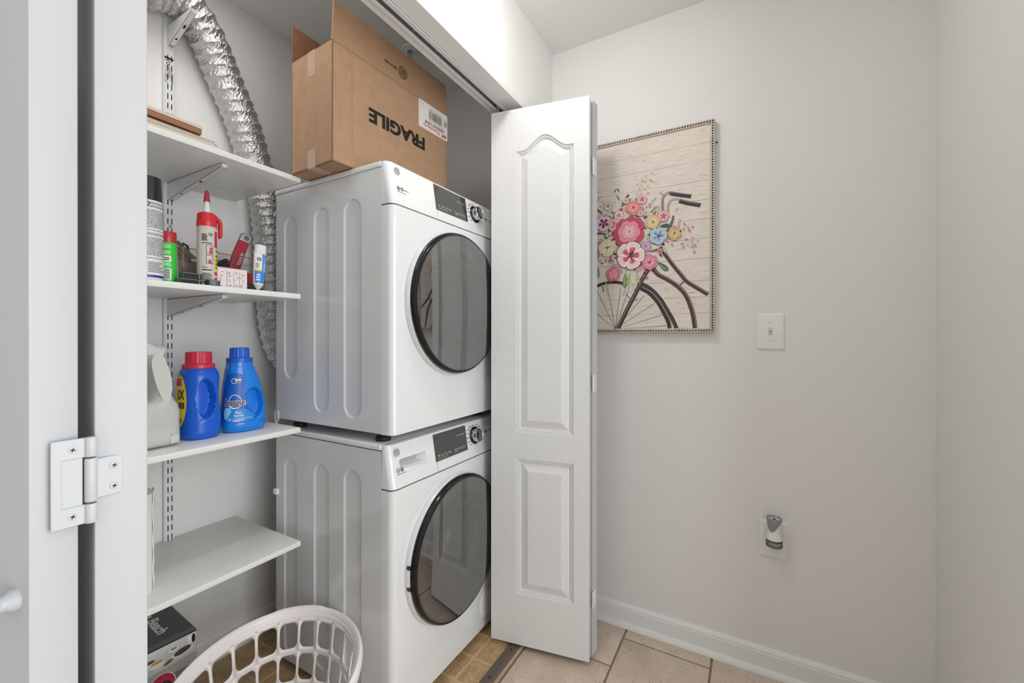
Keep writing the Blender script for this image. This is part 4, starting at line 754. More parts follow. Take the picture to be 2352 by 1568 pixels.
# big spray can
sc_ = empty('spray_can', (.488, 1.372, Z2), 0, 'tall white spray can with a black cap behind the door edge', 'spray can')
R = .0350
g = G(); g.lathe([(.030, 0), (.0335, .0015), (.0345, .004), (.0335, .007), (R, .010), (R, .206), (.0345, .208), (.030, .216)], 64, caps=(True, True)); g.obj('can', 'labelw', sc_, 40)
g = G(); g.lathe([(.0352, .011), (.0352, .017)], 64); g.obj('blue_band', 'navy', sc_, 0)
g = G(); g.lathe([(.0342, .2095), (.0335, .2110), (.0310, .268), (.0302, .272), (.028, .273), (.0, .273)], 48); 
for k in range(3): pass
g.obj('cap', mat('smoked_cap', (34, 34, 35), .1, coat=.5), sc_, 40)
def wrap(R, z0=0): return lambda a, w: (R*math.sin(a), -R*math.cos(a), z0+w)
g = G(); f = wrap(R+.0003); r7 = random.Random(7)
for col0, col1 in ((-1.15, -.52), (-.42, 1.25)):
    z = .196
    while z > .055:
        h = .0020; a = col0
        if r7.random() < .12: z -= .004; continue
        while a < col1:
            w = r7.uniform(.03, .16) if col0 < -.5 else r7.uniform(.02, .09)
            put_quad(g, f, a, z-h, min(a+w, col1), z, n=3); a += w+r7.uniform(.015, .04)
        z -= h+.0017
for z in (.050, .046, .042, .038, .034, .030, .026): put_quad(g, f, -.25, z-.0016, r7.uniform(.5, 1.0), z, n=8)
for z in (.2035, .2005): put_quad(g, f, -.9, z-.0014, 1.0, z, n=12)
put_ring(g, f, -.30, .199, .0035, .006, 20, sx=28)
g.obj('can_print', mat('fine_print', (70, 72, 80), .6), sc_, 0)
# green can with red cap
gc = empty('green_can', (.5385, 1.382, Z2), 0, 'slim bright green can with a red cap beside the tall spray can', 'can')
g = G(); g.lathe([(.017, 0), (.0188, .001), (.0192, .004), (.0192, .112), (.0186, .113)], 40, caps=(True, True)); g.obj('can', 'green', gc, 40)
g = G(); g.lathe([(.0190, .1125), (.0193, .114), (.0190, .140), (.0182, .1425), (0, .1428)], 40); g.obj('cap', mat('red_cap', (186, 44, 62), .3), gc, 40)
g = G(); f = wrap(.0194); put_quad(g, f, -.9, .012, .05, .042, n=8); put_quad(g, f, -.95, .060, .0, .076, n=8); g.obj('barcode_patch', 'labelw', gc, 0)
g = G(); f = wrap(.0196)
for k in range(12): put_quad(g, f, -.8, .014+.0022*k, -.15, .014+.0022*k+(.0014 if k % 3 else .0007), n=4)
for z in (.064, .069): put_quad(g, f, -.85, z, -.2, z+.0025, n=4)
g.obj('barcode', 'ink', gc, 0)
g = G(); f = wrap(.0195)
for z in (.050, .054, .082, .087, .098, .103): put_quad(g, f, -1.0, z, -.1+.05*(z*1000 % 3), z+.002, n=5)
g.obj('can_print', 'labelw', gc, 0)
# adhesive bottle
cq = empty('glue_bottle', (.6195, 1.352, Z2), 0, 'cream adhesive bottle with a red ribbed collar, lever and pointed nozzle', 'glue')
Rb = .0235
g = G(); g.lathe([(.0215, 0), (.0232, .0015), (Rb, .004), (Rb, .172), (.0228, .174)], 48, caps=(True, True)); g.obj('bottle', 'cream', cq, 40)
g = G(); n = 64; loops = []
for r, z, rib in ((.0242, .170, 0), (.0245, .172, 0), (.0245, .184, 0), (.0236, .1845, 0), (.0236, .186, 1), (.0232, .203, 1), (.0215, .207, 0), (.0165, .2105, 0), (.011, .212, 0)):
    loops.append([((r-(.0009 if rib and k % 4 < 2 else 0))*math.cos(2*PI*k/n), (r-(.0009 if rib and k % 4 < 2 else 0))*math.sin(2*PI*k/n), z) for k in range(n)])
g.loft(loops, (False, True)); g.obj('collar', 'red', cq, 30)
g = G(); g.lathe([(.009, .211), (.0085, .226), (.0068, .228), (.0058, .244)], 24); g.obj('nozzle', 'plast', cq, 40)
g = G(); g.lathe([(.0082, .243), (.0078, .246), (.0048, .272), (.0040, .2745), (0, .275)], 20); g.obj('nozzle_cap', mat('tip_red', (176, 44, 66), .35), cq, 40)
g = G(); g.prism([(.008, .205), (.022, .207), (.033, .199), (.038, .188), (.038, .150), (.034, .143), (.029, .146), (.029, .185), (.025, .194), (.012, .197)], -.008, .002, 'Y'); o = g.obj('lever', 'red', cq, 30); b = o.modifiers.new('b', 'BEVEL'); b.width = .0015; b.segments = 2; b.limit_method = 'ANGLE'
fr = wrap(Rb+.0003)
def patch(name, m, items, R_=Rb+.0003, par=cq):
    g = G(); f = wrap(R_)
    for a0, z0, a1, z1 in items: put_quad(g, f, a0, z0, a1, z1, n=max(1, int(abs(a1-a0)/.08)))
    return g.obj(name, m, par, 0)
for q in ((.42, .112, 1.3, .158), (.42, .034, 1.3, .043), (.42, .001, 1.3, .026)): patch('red_panel', 'redink', [q])
patch('yellow_panel', 'yellow', [(.42, .044, 1.3, .098)])
its = [(.6, .052+.011*k, .78, .058+.011*k) for k in range(4)]+[(.9, .052+.011*k, 1.1, .058+.011*k) for k in range(4)]+[(.62, .101, 1.1, .105)]
its += [(-.95, .145-.0033*k, -.45+.05*(k % 3), .147-.0033*k) for k in range(6)]+[(-.9, .121, -.2+.3, .1232)]
its += [(-.9, .036-.003*k, -.1+.1*(k % 3), .0376-.003*k) for k in range(10)]+[(-.9, .045, .05, .048), (-.9, .053, -.3, .0545)]
for z0, z1 in ((.092, .116), (.064, .088)):
    its += [(-.5, z0, .2, z0+.0012), (-.5, z1, .2, z1+.0012), (-.5, z0, -.45, z1), (.16, z0, .2, z1)]
patch('bottle_print', 'ink', its, Rb+.0005)
patch('pictogram_red', 'redink', [(-.2, .094, .12, .101), (-.15, .102, .1, .110), (-.3, .066, .05, .071), (-.25, .071, .0, .076)], Rb+.0005)
g = G(); f = wrap(Rb+.0005); put_ring(g, f, -.05, .1465, .0034, .0048, 20, sx=42); put_ring(g, f, -.05, .1465, 0, .0016, 12, sx=42); g.obj('round_print', 'ink', cq, 0)
# clear bin and what is in it
BX0, BX1, BY0, BY1, BH_ = .566, .822, 1.385, 1.50, .108
bn = empty('clear_bin', ((BX0+BX1)/2, (BY0+BY1)/2, Z2), math.radians(-1), 'clear plastic bin full of tools on the shelf behind the glue bottle', 'bin')
hx, hy = (BX1-BX0)/2, (BY1-BY0)/2
g = G()
def rl(dx, dy, z, r): return [(x, y, z) for x, y in rrect(-hx-dx, hx+dx, -hy-dy, hy+dy, r, 5)]
g.loft([rl(-.012, -.012, .0012, .008), rl(-.010, -.010, .0006, .010), rl(-.006, -.006, .006, .012), rl(0, 0, BH_, .014), rl(.004, .004, BH_+.001, .017), rl(.004, .004, BH_-.003, .017)], (True, False))
g.obj('tub', 'clear', bn, 40)
g = G(); L = [rrect(.022-d, .112+d, .036-d, .080+d, .016+d, 6) for d in (0, .004)]
va = [g.v((x, -hy-.0012, z)) for x, z in L[0]]; vb = [g.v((x, -hy-.0022, z)) for x, z in L[1]]; g.strip(va, vb); g.obj('grip_rim', 'clear', bn, 30)
# red folding knife
kf = empty('utility_knife', (.752, 1.462, Z2+.092), 0, 'dark red folding utility knife with a silver end, standing in the bin', 'knife')
mk = Matrix.Rotation(math.radians(17), 4, 'Y'); kf.rotation_euler = (0, math.radians(17), 0)
g = G(); g.prism([(-.015, -.06), (.014, -.06), (.0165, -.02), (.0155, .03), (.018, .085), (-.014, .085), (-.018, .03)], -.008, .008, 'Y'); o = g.obj('handle', 'dred', kf, 30); b = o.modifiers.new('b', 'BEVEL'); b.width = .003; b.segments = 3
g = G(); g.prism([(-.0145, .083), (.0185, .083), (.020, .104), (.016, .112), (-.006, .114), (-.013, .108)], -.0085, .0085, 'Y'); o = g.obj('bolster', 'silver', kf, 30); b = o.modifiers.new('b', 'BEVEL'); b.width = .003; b.segments = 3
g = G(); g.lathe([(0, -.0105), (.006, -.0105), (.0075, -.009), (.0075, -.008)], 20, (.004, 0, .098), 'Y'); g.obj('pivot_screw', 'steelb', kf)
g = G(); fk = lambda u, w: (u, -.0084, w)
put_text(g, 'TOUCH', lambda u, w: (.011-w, -.0086, u), .0, 0, .044, .0105, .02); g.obj('knife_print', 'inkw', kf, 0)
# pliers: dark tips up
pl_ = empty('pliers', (.722, 1.475, Z2+.04), 0, 'pliers with black rubber grips leaning left of the red knife in the bin', 'pliers')
for dx, zt in ((0, .064), (.017, .061)):
    g = G(); g.tube([(-.055+dx, .0, .01), (-.02+dx, 0, .045), (.008+dx, -.002, zt)], [.007, .0085, .007], 12); g.lathe([(.0, 0), (.007, 0.0), (.005, .005), (0, .006)], 12, (.008+dx, -.002, zt)); g.obj('grip', 'rubber', pl_)
# scissors and snips with blades up at the left end
sn = empty('scissors', (.600, 1.465, Z2+.10), 0, 'steel scissors with the pointed blade sticking up from the clear bin', 'scissors')
g = G(); g.prism([(-.032, .055), (-.026, .050), (.035, -.005), (.018, -.010)], -.002, .0, 'Y'); g.obj('blade', 'steelb', sn, 0)
g = G(); g.prism([(-.010, .040), (-.002, .041), (.046, -.005), (.030, -.008)], .001, .003, 'Y'); g.obj('blade', 'steelb', sn, 0)
g = G(); g.tube([(.004, .006, .022), (.012, .006, .036), (.022, .006, .030), (.024, .006, .016)], .0035, 8); g.obj('finger_loop', 'rubber', sn)
cl_ = empty('hand_shears', (.570, 1.455, Z2+.10), 0, 'old brown steel shears lying at the end of the bin beside the green can', 'shears')
for k in range(3):
    g = G(); g.tube([(-.012+.010*k, -.004*k, .044-.006*k), (.012+.011*k, -.004*k, .010), (.03+.01*k, -.004*k, -.02)], [.005, .006, .004], 8, sq=.6); g.obj('blade', ('steelb', 'brown', 'steelb')[k], cl_)
g = G(); g.box(-.05, .05, -.012, .012, -.02, .02, .006, 3); o = g.obj('tape_roll_case', 'red', None); o.location = (.750, 1.440, Z2+.052); o.rotation_euler = (0, .15, .1); tag(o, 'glossy red plastic case lying in the bin behind its grip hole', 'case')
g = G(); g.tube([(-.03, 0, -.03), (.0, 0, .03)], .006, 12); o = g.obj('marker_pen', 'navy', None); o.location = (.688, 1.44, Z2+.06); tag(o, 'blue marker pen standing in the bin close to the glue bottle', 'pen')
g = G(); g.box(-.055, .045, -.01, .01, -.04, .04, .006, 2); o = g.obj('brown_pouch', mat('tool_pouch', (150, 134, 124), .7), None); o.location = (.634, 1.46, Z2+.045); tag(o, 'flat taupe tool pouch inside the left end of the clear bin', 'pouch')
g = G(); g.box(-.03, .03, -.012, .012, -.010, .010, .003, 2); o = g.obj('grey_clip_pack', 'insulin', None); o.location = (.786, 1.43, Z2+.022); tag(o, 'grey pack of small clips in the right end of the clear bin', 'pack')
# picture card leaning on the bin front
pc = empty('diagram_card', (.683, 1.350, Z2), math.radians(-2), 'white carton with line drawings leaning on the clear bin front', 'carton')
g = G(); g.box(-.0405, .0405, -.010, .012, .0003, .062, .001, 2); g.obj('carton', 'pink', pc, 0)
g = G(); fd = lambda u, w: (u, -.0103, w)
for u in (-.016, .002, .018): put_quad(g, fd, u, .003, u+.0008, .052)
r9 = random.Random(9)
for u0 in (-.038, -.014, .004, .020):
    for k in range(7):
        a = r9.uniform(-.6, .9); u, w = u0+r9.uniform(.001, .008), .006+.0068*k; l = r9.uniform(.004, .010)
        put_poly(g, fd, [(u, w), (u+l*math.cos(a), w+l*math.sin(a)), (u+l*math.cos(a)-.0006, w+l*math.sin(a)+.0011), (u-.0006, w+.0011)])
put_quad(g, fd, -.040, .0605, .040, .0615)
g.obj('drawing_print', 'ink', pc, 0)
# staple packs
for k, (x, y, z, w, lab) in enumerate(((.572, 1.345, 0, .054, 'dark green staple pack, lower and nearer the green can'), (.577, 1.3465, .0172, .046, 'dark staple pack, upper one next to the green can'), (.618, 1.3185, 0, .028, 'grey staple pack in front of the glue bottle foot'), (.652, 1.333, 0, .0001, ''))):
    if w < .01: continue
    bx = empty('staple_pack', (x, y, Z2+z), 0, lab, 'staple pack', 'small dark staple packs')
    g = G(); g.box(-w/2, w/2, -.013, .013, .0002, .0165, .001, 2); g.obj('pack', 'insulin', bx, 0)
    g = G(); fx = lambda u, v: (u, -.0133, v); put_quad(g, fx, -w/2+.002, .003, w/2-.010, .0135); g.obj('pack_label', 'ink' if k < 2 else 'grey', bx, 0)
    g = G(); put_quad(g, fx, w/2-.008, .001, w/2-.0065, .016); put_quad(g, fx, -w/2, .0145, w/2, .0155); g.obj('pack_edge', 'silver', bx, 0)
# glue tube leaning, nozzle down
gt = empty('glue_tube', (.7560, 1.340, Z2), 0, 'white and blue glue tube standing nozzle down at the shelf edge', 'tube'); gt.rotation_euler = (math.radians(-4), math.radians(5.5), 0)
def oval(a, b, z, n=32): return [(a*math.cos(2*PI*k/n), b*math.sin(2*PI*k/n), z) for k in range(n)]
g = G(); g.loft([oval(.001, .001, .0005), oval(.0125, .0125, .018), oval(.0135, .0132, .020)], (True, True)); g.obj('nozzle', 'cream', gt, 40)
tubz = [(.0135, .0130, .020), (.0155, .0140, .030), (.0175, .013, .070), (.0185, .011, .105), (.0188, .0095, .122)]
g = G(); g.loft([oval(a, b, z) for a, b, z in tubz]); g.obj('tube_body', 'plast', gt, 40)
g = G(); n = 60; g.loft([[((.0165-(.0006 if k % 2 else 0))*math.cos(2*PI*k/n), (.0125-(.0006 if k % 2 else 0))*math.sin(2*PI*k/n), z) for k in range(n)] for z in (.121, .147)]); g.obj('cap', 'plast', gt, 30)
def tubf(u, w):
    for (a0, b0, z0), (a1, b1, z1) in zip(tubz, tubz[1:]):
        if z0 <= w <= z1: t = (w-z0)/(z1-z0); a, b = a0+(a1-a0)*t, b0+(b1-b0)*t; break
    else: a, b = tubz[-1][:2]
    return (a*1.02*math.sin(u), -b*1.02*math.cos(u)-.0002, w)
def tgrid(name, m, u0, u1, w0, w1, e=0):
    g = G()
    for i in range(10):
        for k in range(8): put_quad(g, (lambda u, w: tuple(Vector(tubf(u, w))*1 + Vector((0, -e, 0)))), u0+(u1-u0)*i/10, w0+(w1-w0)*k/8, u0+(u1-u0)*(i+1)/10, w0+(w1-w0)*(k+1)/8)
    return g.obj(name, m, gt, 40)
tgrid('blue_label', mat('tube_blue', (52, 140, 222), .4), -1.2, .1, .024, .062); tgrid('blue_label', mat('tube_blue2', (60, 146, 226), .4), .1, 1.35, .024, .118)
tgrid('yellow_band', 'yellow', -1.2, .1, .062, .068)
g = G(); ft = lambda u, w: tuple(Vector(tubf(u, w))+Vector((0, -.0003, 0)))
put_ring(g, ft, -.45, .100, .0045, .0062, 20, sx=58); 
for w in (.098, .101): put_quad(g, ft, -.65, w, -.25, w+.0014, n=3)
for k in range(4): put_quad(g, ft, -1.0, .073+.004*k, -.4, .0745+.004*k, n=3)
g.obj('tube_print', 'ink', gt, 0)
g = G()
for k in range(9): put_quad(g, ft, .35+.09*k, .06, .38+.09*k, .112-.01*(k % 3))
for k in range(3): put_quad(g, ft, -1.0+.1*k, .032+.008*k, -.2, .036+.008*k, n=4)
g.obj('tube_print_white', 'inkw', gt, 0)
# ------------------------------------------------------------------ laundry bottles
def superloop(cx, cy, rx, ry, z, n, e=2.6):
    L = []
    for k in range(n):
        a = 2*PI*k/n; c, s = math.cos(a), math.sin(a)
        L.append((cx+rx*math.copysign(abs(c)**(2/e), c), cy+ry*math.copysign(abs(s)**(2/e), s), z))
    return L
def interp(tab, z):
    if z <= tab[0][0]: return tab[0][1:]
    for a, b in zip(tab, tab[1:]):
        if a[0] <= z <= b[0]:
            t = (z-a[0])/(b[0]-a[0]); t2 = t*t*(3-2*t)*.5+t*.5; return [p+(q-p)*t2 for p, q in zip(a[1:], b[1:])]
    return tab[-1][1:]
def bottle_body(tab, dents, e, zmax, nz=90, n=112):
    """tab rows: z, cx, rx, ry; dents: cx, cz, rx, rz, depth, pushed in from the front (-y)"""
    def surf(u, w, eps=.0004):
        cx, rx, ry = interp(tab, w); t = min(.999, abs((u-cx)/rx)); return (u, -ry*(1-t**e)**(1/e)-eps, w)
    g = G(); loops = []
    for i in range(nz+1):
        z = zmax*i/nz; cx, rx, ry = interp(tab, z); L = superloop(cx, 0, rx, ry, z, n, e); Q = []
        for x, y, zz in L:
            if y < 0:
                for dx, dz, ax, az, dep in dents:
                    q = ((x-dx)/ax)**2+((zz-dz)/az)**2
                    if q < 1.35:
                        k = max(0, min(1, (1.35-q)/.55)); y += dep*k*k*(3-2*k)
            Q.append((x, y, zz))
        loops.append(Q)
    g.loft(loops); return g, surf
def ribbed(prof, n=72, dep=.0012, per=4):
    g = G(); g.loft([[((r-(dep if rib and k % per < per/2 else 0))*math.cos(2*PI*k/n), (r-(dep if rib and k % per < per/2 else 0))*math.sin(2*PI*k/n), z) for k in range(n)] for r, z, rib in prof], (False, True)); return g
b1 = empty('detergent_bottle', (.6365, 1.437, Z3), math.radians(4), 'deep blue detergent bottle with a red screw cap', 'bottle')
tab = [(0, 0, .042, .046), (.004, 0, .0465, .052), (.02, 0, .0495, .056), (.055, 0, .050, .057), (.09, 0, .0485, .055), (.14, 0, .0475, .053), (.185, 0, .0460, .051), (.196, 0, .0435, .047), (.203, 0, .0395, .0415), (.206, 0, .038, .039)]
g, sf = bottle_body(tab, [(-.006, .118, .022, .052, .027), (.046, .122, .014, .050, .014)], 2.5, .206)
# swept shoulder line low on the body
for v in g.bm.verts:
    u = v.co.x; zc = .056+.014*math.exp(-((u-.008)/.02)**2)-.25*max(0, -u-.01)
    if v.co.y < .01 and abs(v.co.z-zc) < .006: v.co.y += .0016*(1-abs(v.co.z-zc)/.006)
g.obj('body', 'blue', b1, 60)
g = ribbed([(.0385, .205, 0), (.0405, .207, 0), (.0405, .217, 0), (.0385, .219, 0), (.0335, .2195, 0), (.0330, .221, 1), (.0325, .250, 1), (.0315, .2535, 0), (.028, .2545, 0), (.0, .2545, 0)]); g.obj('cap', 'capred', b1, 30)
def polar(tabb, e, eps):
    def f(a, w):
        cx, rx, ry = interp(tabb, w); c, s = math.cos(a), math.sin(a)
        return (cx+(rx+eps)*math.copysign(abs(c)**(2/e), c), (ry+eps)*math.copysign(abs(s)**(2/e), s), w)
    return f
def oval_label(name, m, par, f, a0, w0, ra, rw, n=36, rows=6):
    g = G()
    for k in range(n):
        t0, t1 = 2*PI*k/n, 2*PI*(k+1)/n
        for r in range(rows):
            q = [(a0+ra*rr*math.cos(t), w0+rw*rr*math.sin(t)) for rr, t in ((r/rows, t0), (r/rows, t1), ((r+1)/rows, t1), ((r+1)/rows, t0))]
            if r == 0: q = q[1:]
            g.face([g.v(f(*p)) for p in q])
    return g.obj(name, m, par, 60)
pf = lambda e: polar(tab, 2.5, e)
oval_label('front_label', 'yellow', b1, pf(.0006), PI-.22, .112, .62, .080)
g = G(); f = pf(.0011)
for k in range(10): put_quad(g, f, PI-.5+.06*k, .044+.004*abs(k-5)*.8, PI-.5+.06*(k+1), .066)
g.obj('label_foot', 'orange', b1, 40)
g = G()
for k in range(10): put_quad(g, f, PI-.55+.06*k, .156, PI-.55+.06*(k+1), .178)
g.obj('label_head', 'magenta', b1, 40)
g = G(); f = pf(.0014); put_text(g, 'IX', f, PI-.14, .118, PI+.28, .146, .04); g.obj('label_word', mat('plum_print', (120, 34, 60), .5), b1, 0)
g = G()
for k in range(3): put_quad(g, f, PI-.06+.12*k, .092, PI+.03+.12*k, .110)
for k in range(3): put_quad(g, f, PI-.15, .052+.005*k, PI+.15, .054+.005*k, n=4)
g.obj('label_print', mat('plum_print', (110, 40, 70), .5), b1, 0)
b2 = empty('softener_bottle', (.7580, 1.424, Z3), math.radians(-3), 'bright sky blue softener bottle with a blue cap', 'bottle')
tab2 = [(0, 0, .053, .036), (.004, 0, .0585, .041), (.018, .0, .0630, .045), (.032, 0, .0640, .046), (.07, -.001, .0630, .045), (.11, -.002, .0580, .043), (.15, -.005, .0520, .041), (.178, -.008, .0450, .038), (.195, -.011, .0400, .037), (.204, -.012, .0375, .036), (.2055, -.012, .0352, .035), (.219, -.012, .0352, .035)]
g, sf2 = bottle_body(tab2, [(.0130, .088, .0270, .044, .026)], 2.4, .219)
for v in g.bm.verts:
    if abs(v.co.z-.030-.10*max(0, -v.co.x-.03)) < .003: v.co.x *= .992; v.co.y *= .985
g.obj('body', 'sky', b2, 60)
g = ribbed([(.0352, .2185, 0), (.0362, .220, 0), (.0362, .231, 0), (.035, .2325, 0), (.0280, .233, 0), (.0275, .234, 1), (.0270, .260, 1), (.0255, .264, 0), (.022, .265, 0), (0, .265, 0)]); o = g.obj('cap', 'capblue', b2, 30); o.location = (-.012, 0, 0)
pf2 = lambda e: polar(tab2, 2.4, e)
def label_shape(name, m, pts, eps, par=b2, f0=pf2):
    """label between two edge curves: rows of (z, a0, a1)"""
    g = G(); f = f0(eps)
    for (z0, a0, b0), (z1, a1, b1_) in zip(pts, pts[1:]):
        for r in range(4):
            t0, t1 = r/4, (r+1)/4; za, zb = z0+(z1-z0)*t0, z0+(z1-z0)*t1
            for k in range(8):
                A = lambda t, s: (a0+(a1-a0)*t)+((b0+(b1_-b0)*t)-(a0+(a1-a0)*t))*s
                g.face([g.v(f(A(t0, k/8), za)), g.v(f(A(t0, (k+1)/8), za)), g.v(f(A(t1, (k+1)/8), zb)), g.v(f(A(t1, k/8), zb))])
    return g.obj(name, m, par, 60)
# angles: PI is the bottle's left side, 3/2 PI its front
label_shape('label', 'lblue', [(.034, 3.3, 4.80), (.050, 3.2, 4.86), (.066, 3.2, 4.76), (.10, 3.2, 4.54), (.13, 3.2, 4.50), (.16, 3.25, 4.58), (.178, 3.35, 4.56), (.186, 3.6, 4.35)], .0006)
label_shape('label_lower', mat('label_cyan', (26, 136, 222), .35), [(.036, 3.55, 4.80), (.050, 3.55, 4.84), (.064, 3.72, 4.70), (.074, 3.95, 4.55)], .0010)
label_shape('label_sparkle', mat('sparkle_print', (134, 200, 226), .5), [(.044, 3.45, 3.60), (.056, 3.40, 3.74), (.070, 3.42, 3.90), (.080, 3.5, 3.8)], .0012)
def txt2(name, s, m, a0, w0, a1, w1, bold, eps): g = G(); put_text(g, s, pf2(eps), a0, w0, a1, w1, bold); return g.obj(name, m, b2, 0)
oval_label('name_disc', 'inkw', b2, pf2(.0011), 4.02, .098, .36, .022)
oval_label('name_disc_inner', 'lblue', b2, pf2(.0014), 4.02, .099, .31, .019)
txt2('brand_outline', 'Snuggle', 'inkw', 3.40, .0775, 4.56, .1090, .035, .0017)
txt2('brand_print', 'Snuggle', mat('deep_navy', (20, 24, 74), .5), 3.43, .0795, 4.53, .107, .008, .0021)
txt2('scent_print', 'Blue', 'inkw', 4.10, .0610, 4.36, .0680, .01, .0018)
txt2('scent_print', 'Sparkle', 'inkw', 4.02, .0500, 4.46, .0585, .01, .0018)
txt2('size_print', '55', 'inkw', 3.70, .0400, 3.86, .0470, .01, .0018)
g = G(); put_quad(g, pf2(.0018), 3.95, .0450, 4.72, .0462, n=8); put_quad(g, pf2(.0018), 3.95, .0395, 4.5, .0412, n=8); put_quad(g, pf2(.0018), 3.95, .0365, 4.3, .0380, n=6)
put_ring(g, pf2(.0018), 3.98, .162, .0075, .0088, 24, sx=20); put_quad(g, pf2(.0018), 4.02, .163, 4.42, .166, n=6); g.obj('small_print', 'inkw', b2, 0)
g = G(); put_text(g, 'Long lasting', pf2(.0018), 4.0, .1655, 4.42, .1700, .01); g.obj('claim_print', 'inkw', b2, 0)
g = G(); put_text(g, 'Softness', pf2(.002), 4.06, .1555, 4.40, .1610, .01); g.obj('claim_print', 'yellow', b2, 0)
# milky jug with handle
jg = empty('milky_jug', (.468, 1.42, Z3), 0, 'large milky white jug with a handle, half full, beside the detergent bottle', 'jug')
def inflate(outline, hole, D, r, steps=5):
    """a moulded hollow: outline with one hole, rounded over towards both faces"""
    def inset(L, d):
        n = len(L); area2 = sum(L[i][0]*L[(i+1) % n][1]-L[(i+1) % n][0]*L[i][1] for i in range(n)); sg = 1 if area2 > 0 else -1; out = []
        for i in range(n):
            t = Vector((L[(i+1) % n][0]-L[i-1][0], L[(i+1) % n][1]-L[i-1][1])).normalized(); out.append((L[i][0]-sg*t.y*d, L[i][1]+sg*t.x*d))
        return out
    g = G(); rings = []
    hs = hole[:]
    for side in (-1, 1):
        for k in (range(steps+1) if side < 0 else range(steps, -1, -1)):
            th = PI/2*k/steps; d = r*(1-math.sin(th)); y = side*(D-r+r*math.cos(th))
            rings.append((y, inset(outline, d), inset(hole, -d)))
    for c in (1, 2):
        vs = None
        for R_ in rings:
            cur = [g.v((x, R_[0], z)) for x, z in R_[c]]
            if vs: g.strip(vs, cur)
            vs = cur
    for R_ in (rings[0], rings[-1]): g.fill([R_[1], R_[2]], lambda u, w: (u, R_[0], w))
    bmesh.ops.remove_doubles(g.bm, verts=g.bm.verts[:], dist=1e-5); return g
def ring2(P, n=5):
    Q = [Vector((*p, 0)) for p in P]; Q = Q+Q[:3]; out = []
    for i in range(1, len(P)+1):
        for k in range(n):
            t = k/n; a, b, c, d = Q[i-1], Q[i], Q[(i+1)], Q[(i+2) % len(Q)]
            v = .5*((2*b)+(c-a)*t+(2*a-5*b+4*c-d)*t*t+(3*b-a-3*c+d)*t**3); out.append((v.x, v.y))
    return out
jo = ring2([(-.092, .003), (-.04, .001), (.04, .001), (.090, .003), (.0985, .014), (.098, .06), (.0965, .105), (.082, .135), (.068, .172), (.0590, .212), (.0575, .236), (.0690, .256), (.0700, .268), (.058, .276), (.028, .282), (-.010, .284), (-.045, .278), (-.066, .250), (-.080, .200), (-.094, .150), (-.098, .105), (-.0985, .06), (-.098, .014)])
jh = ring2([(.030, .128), (.041, .150), (.0395, .190), (.028, .228), (.012, .252), (-.006, .250), (-.012, .215), (-.008, .165), (.006, .136)])
g = inflate(jo, jh, .060, .030); g.obj('body', 'jug', jg, 50)
g = G(); g.loft([superloop(0, 0, a, b_, z, 60, 3.2) for a, b_, z in ((.086, .046, .004), (.0945, .054, .010), (.0960, .0565, .03), (.0955, .0565, .052))]); g.obj('liquid', 'liquid', jg, 40)
g = G(); g.lathe([(.022, .279), (.024, .281), (.0235, .300), (0, .301)], 32, (-.022, 0, 0)); g.obj('cap', 'plast', jg, 40)
g = ribbed([(.0225, 0, 0)]*2) if False else G(); put_ring(g, lambda u, w: (u, -.0602, w), .042, .095, .0120, .0132, 36); g.obj('moulded_ring', 'jug', jg, 30)
# black plug in the wall behind the jug
pg = empty('wall_plug', (.693, BY, .921), 0, 'small black plug in the back wall behind the blue bottles', 'plug')
g = G(); g.box(-.016, .012, -.006, 0, -.024, .030, .001, 2); g.obj('cover', 'plast', pg, 0)
g = G(); g.box(-.010, .008, -.022, -.006, -.004, .014, .002, 2); g.obj('plug', 'rubber', pg, 30)
# paper towel roll
tw = empty('paper_towel_roll', (.4505, 1.415, Z4), 0, 'white paper towel roll standing on the lowest shelf', 'paper towel')
g = G(); r5 = random.Random(8); n = 72; R_ = .064
g.loft([[((R_-.0008*abs(math.sin(9*a+z*40)))*math.cos(a), (R_-.0008*abs(math.sin(9*a+z*40)))*math.sin(a), z) for a in [2*PI*k/n for k in range(n)]] for z in [.0005+.262*i/16 for i in range(17)]], (True, False))
g.loft([[(r*math.cos(2*PI*k/n), r*math.sin(2*PI*k/n), z) for k in range(n)] for r, z in ((R_, .2625), (.02, .2630), (.02, .20))], (False, False)); g.obj('roll', 'towel', tw, 40)
g = G(); L = []
for i in range(25):
    z = .006+.258*i/24; L.append([(.052+.001*math.sin(i*.9), -.040, z), (.0665+.0010*math.sin(i*1.3), -.010, z), (.0700+.0016*math.sin(i*.8), .012+.002*math.sin(i), z)])
g.loft(L, (False, False), closed=False); o = g.obj('loose_sheet', 'towel', tw, 40); s = o.modifiers.new('s', 'SOLIDIFY'); s.thickness = .0006
g = G(); g.lathe([(.0205, .0005), (.0205, .264), (.0190, .264), (.0190, .0005)], 32); g.obj('core', 'card', tw, 40)
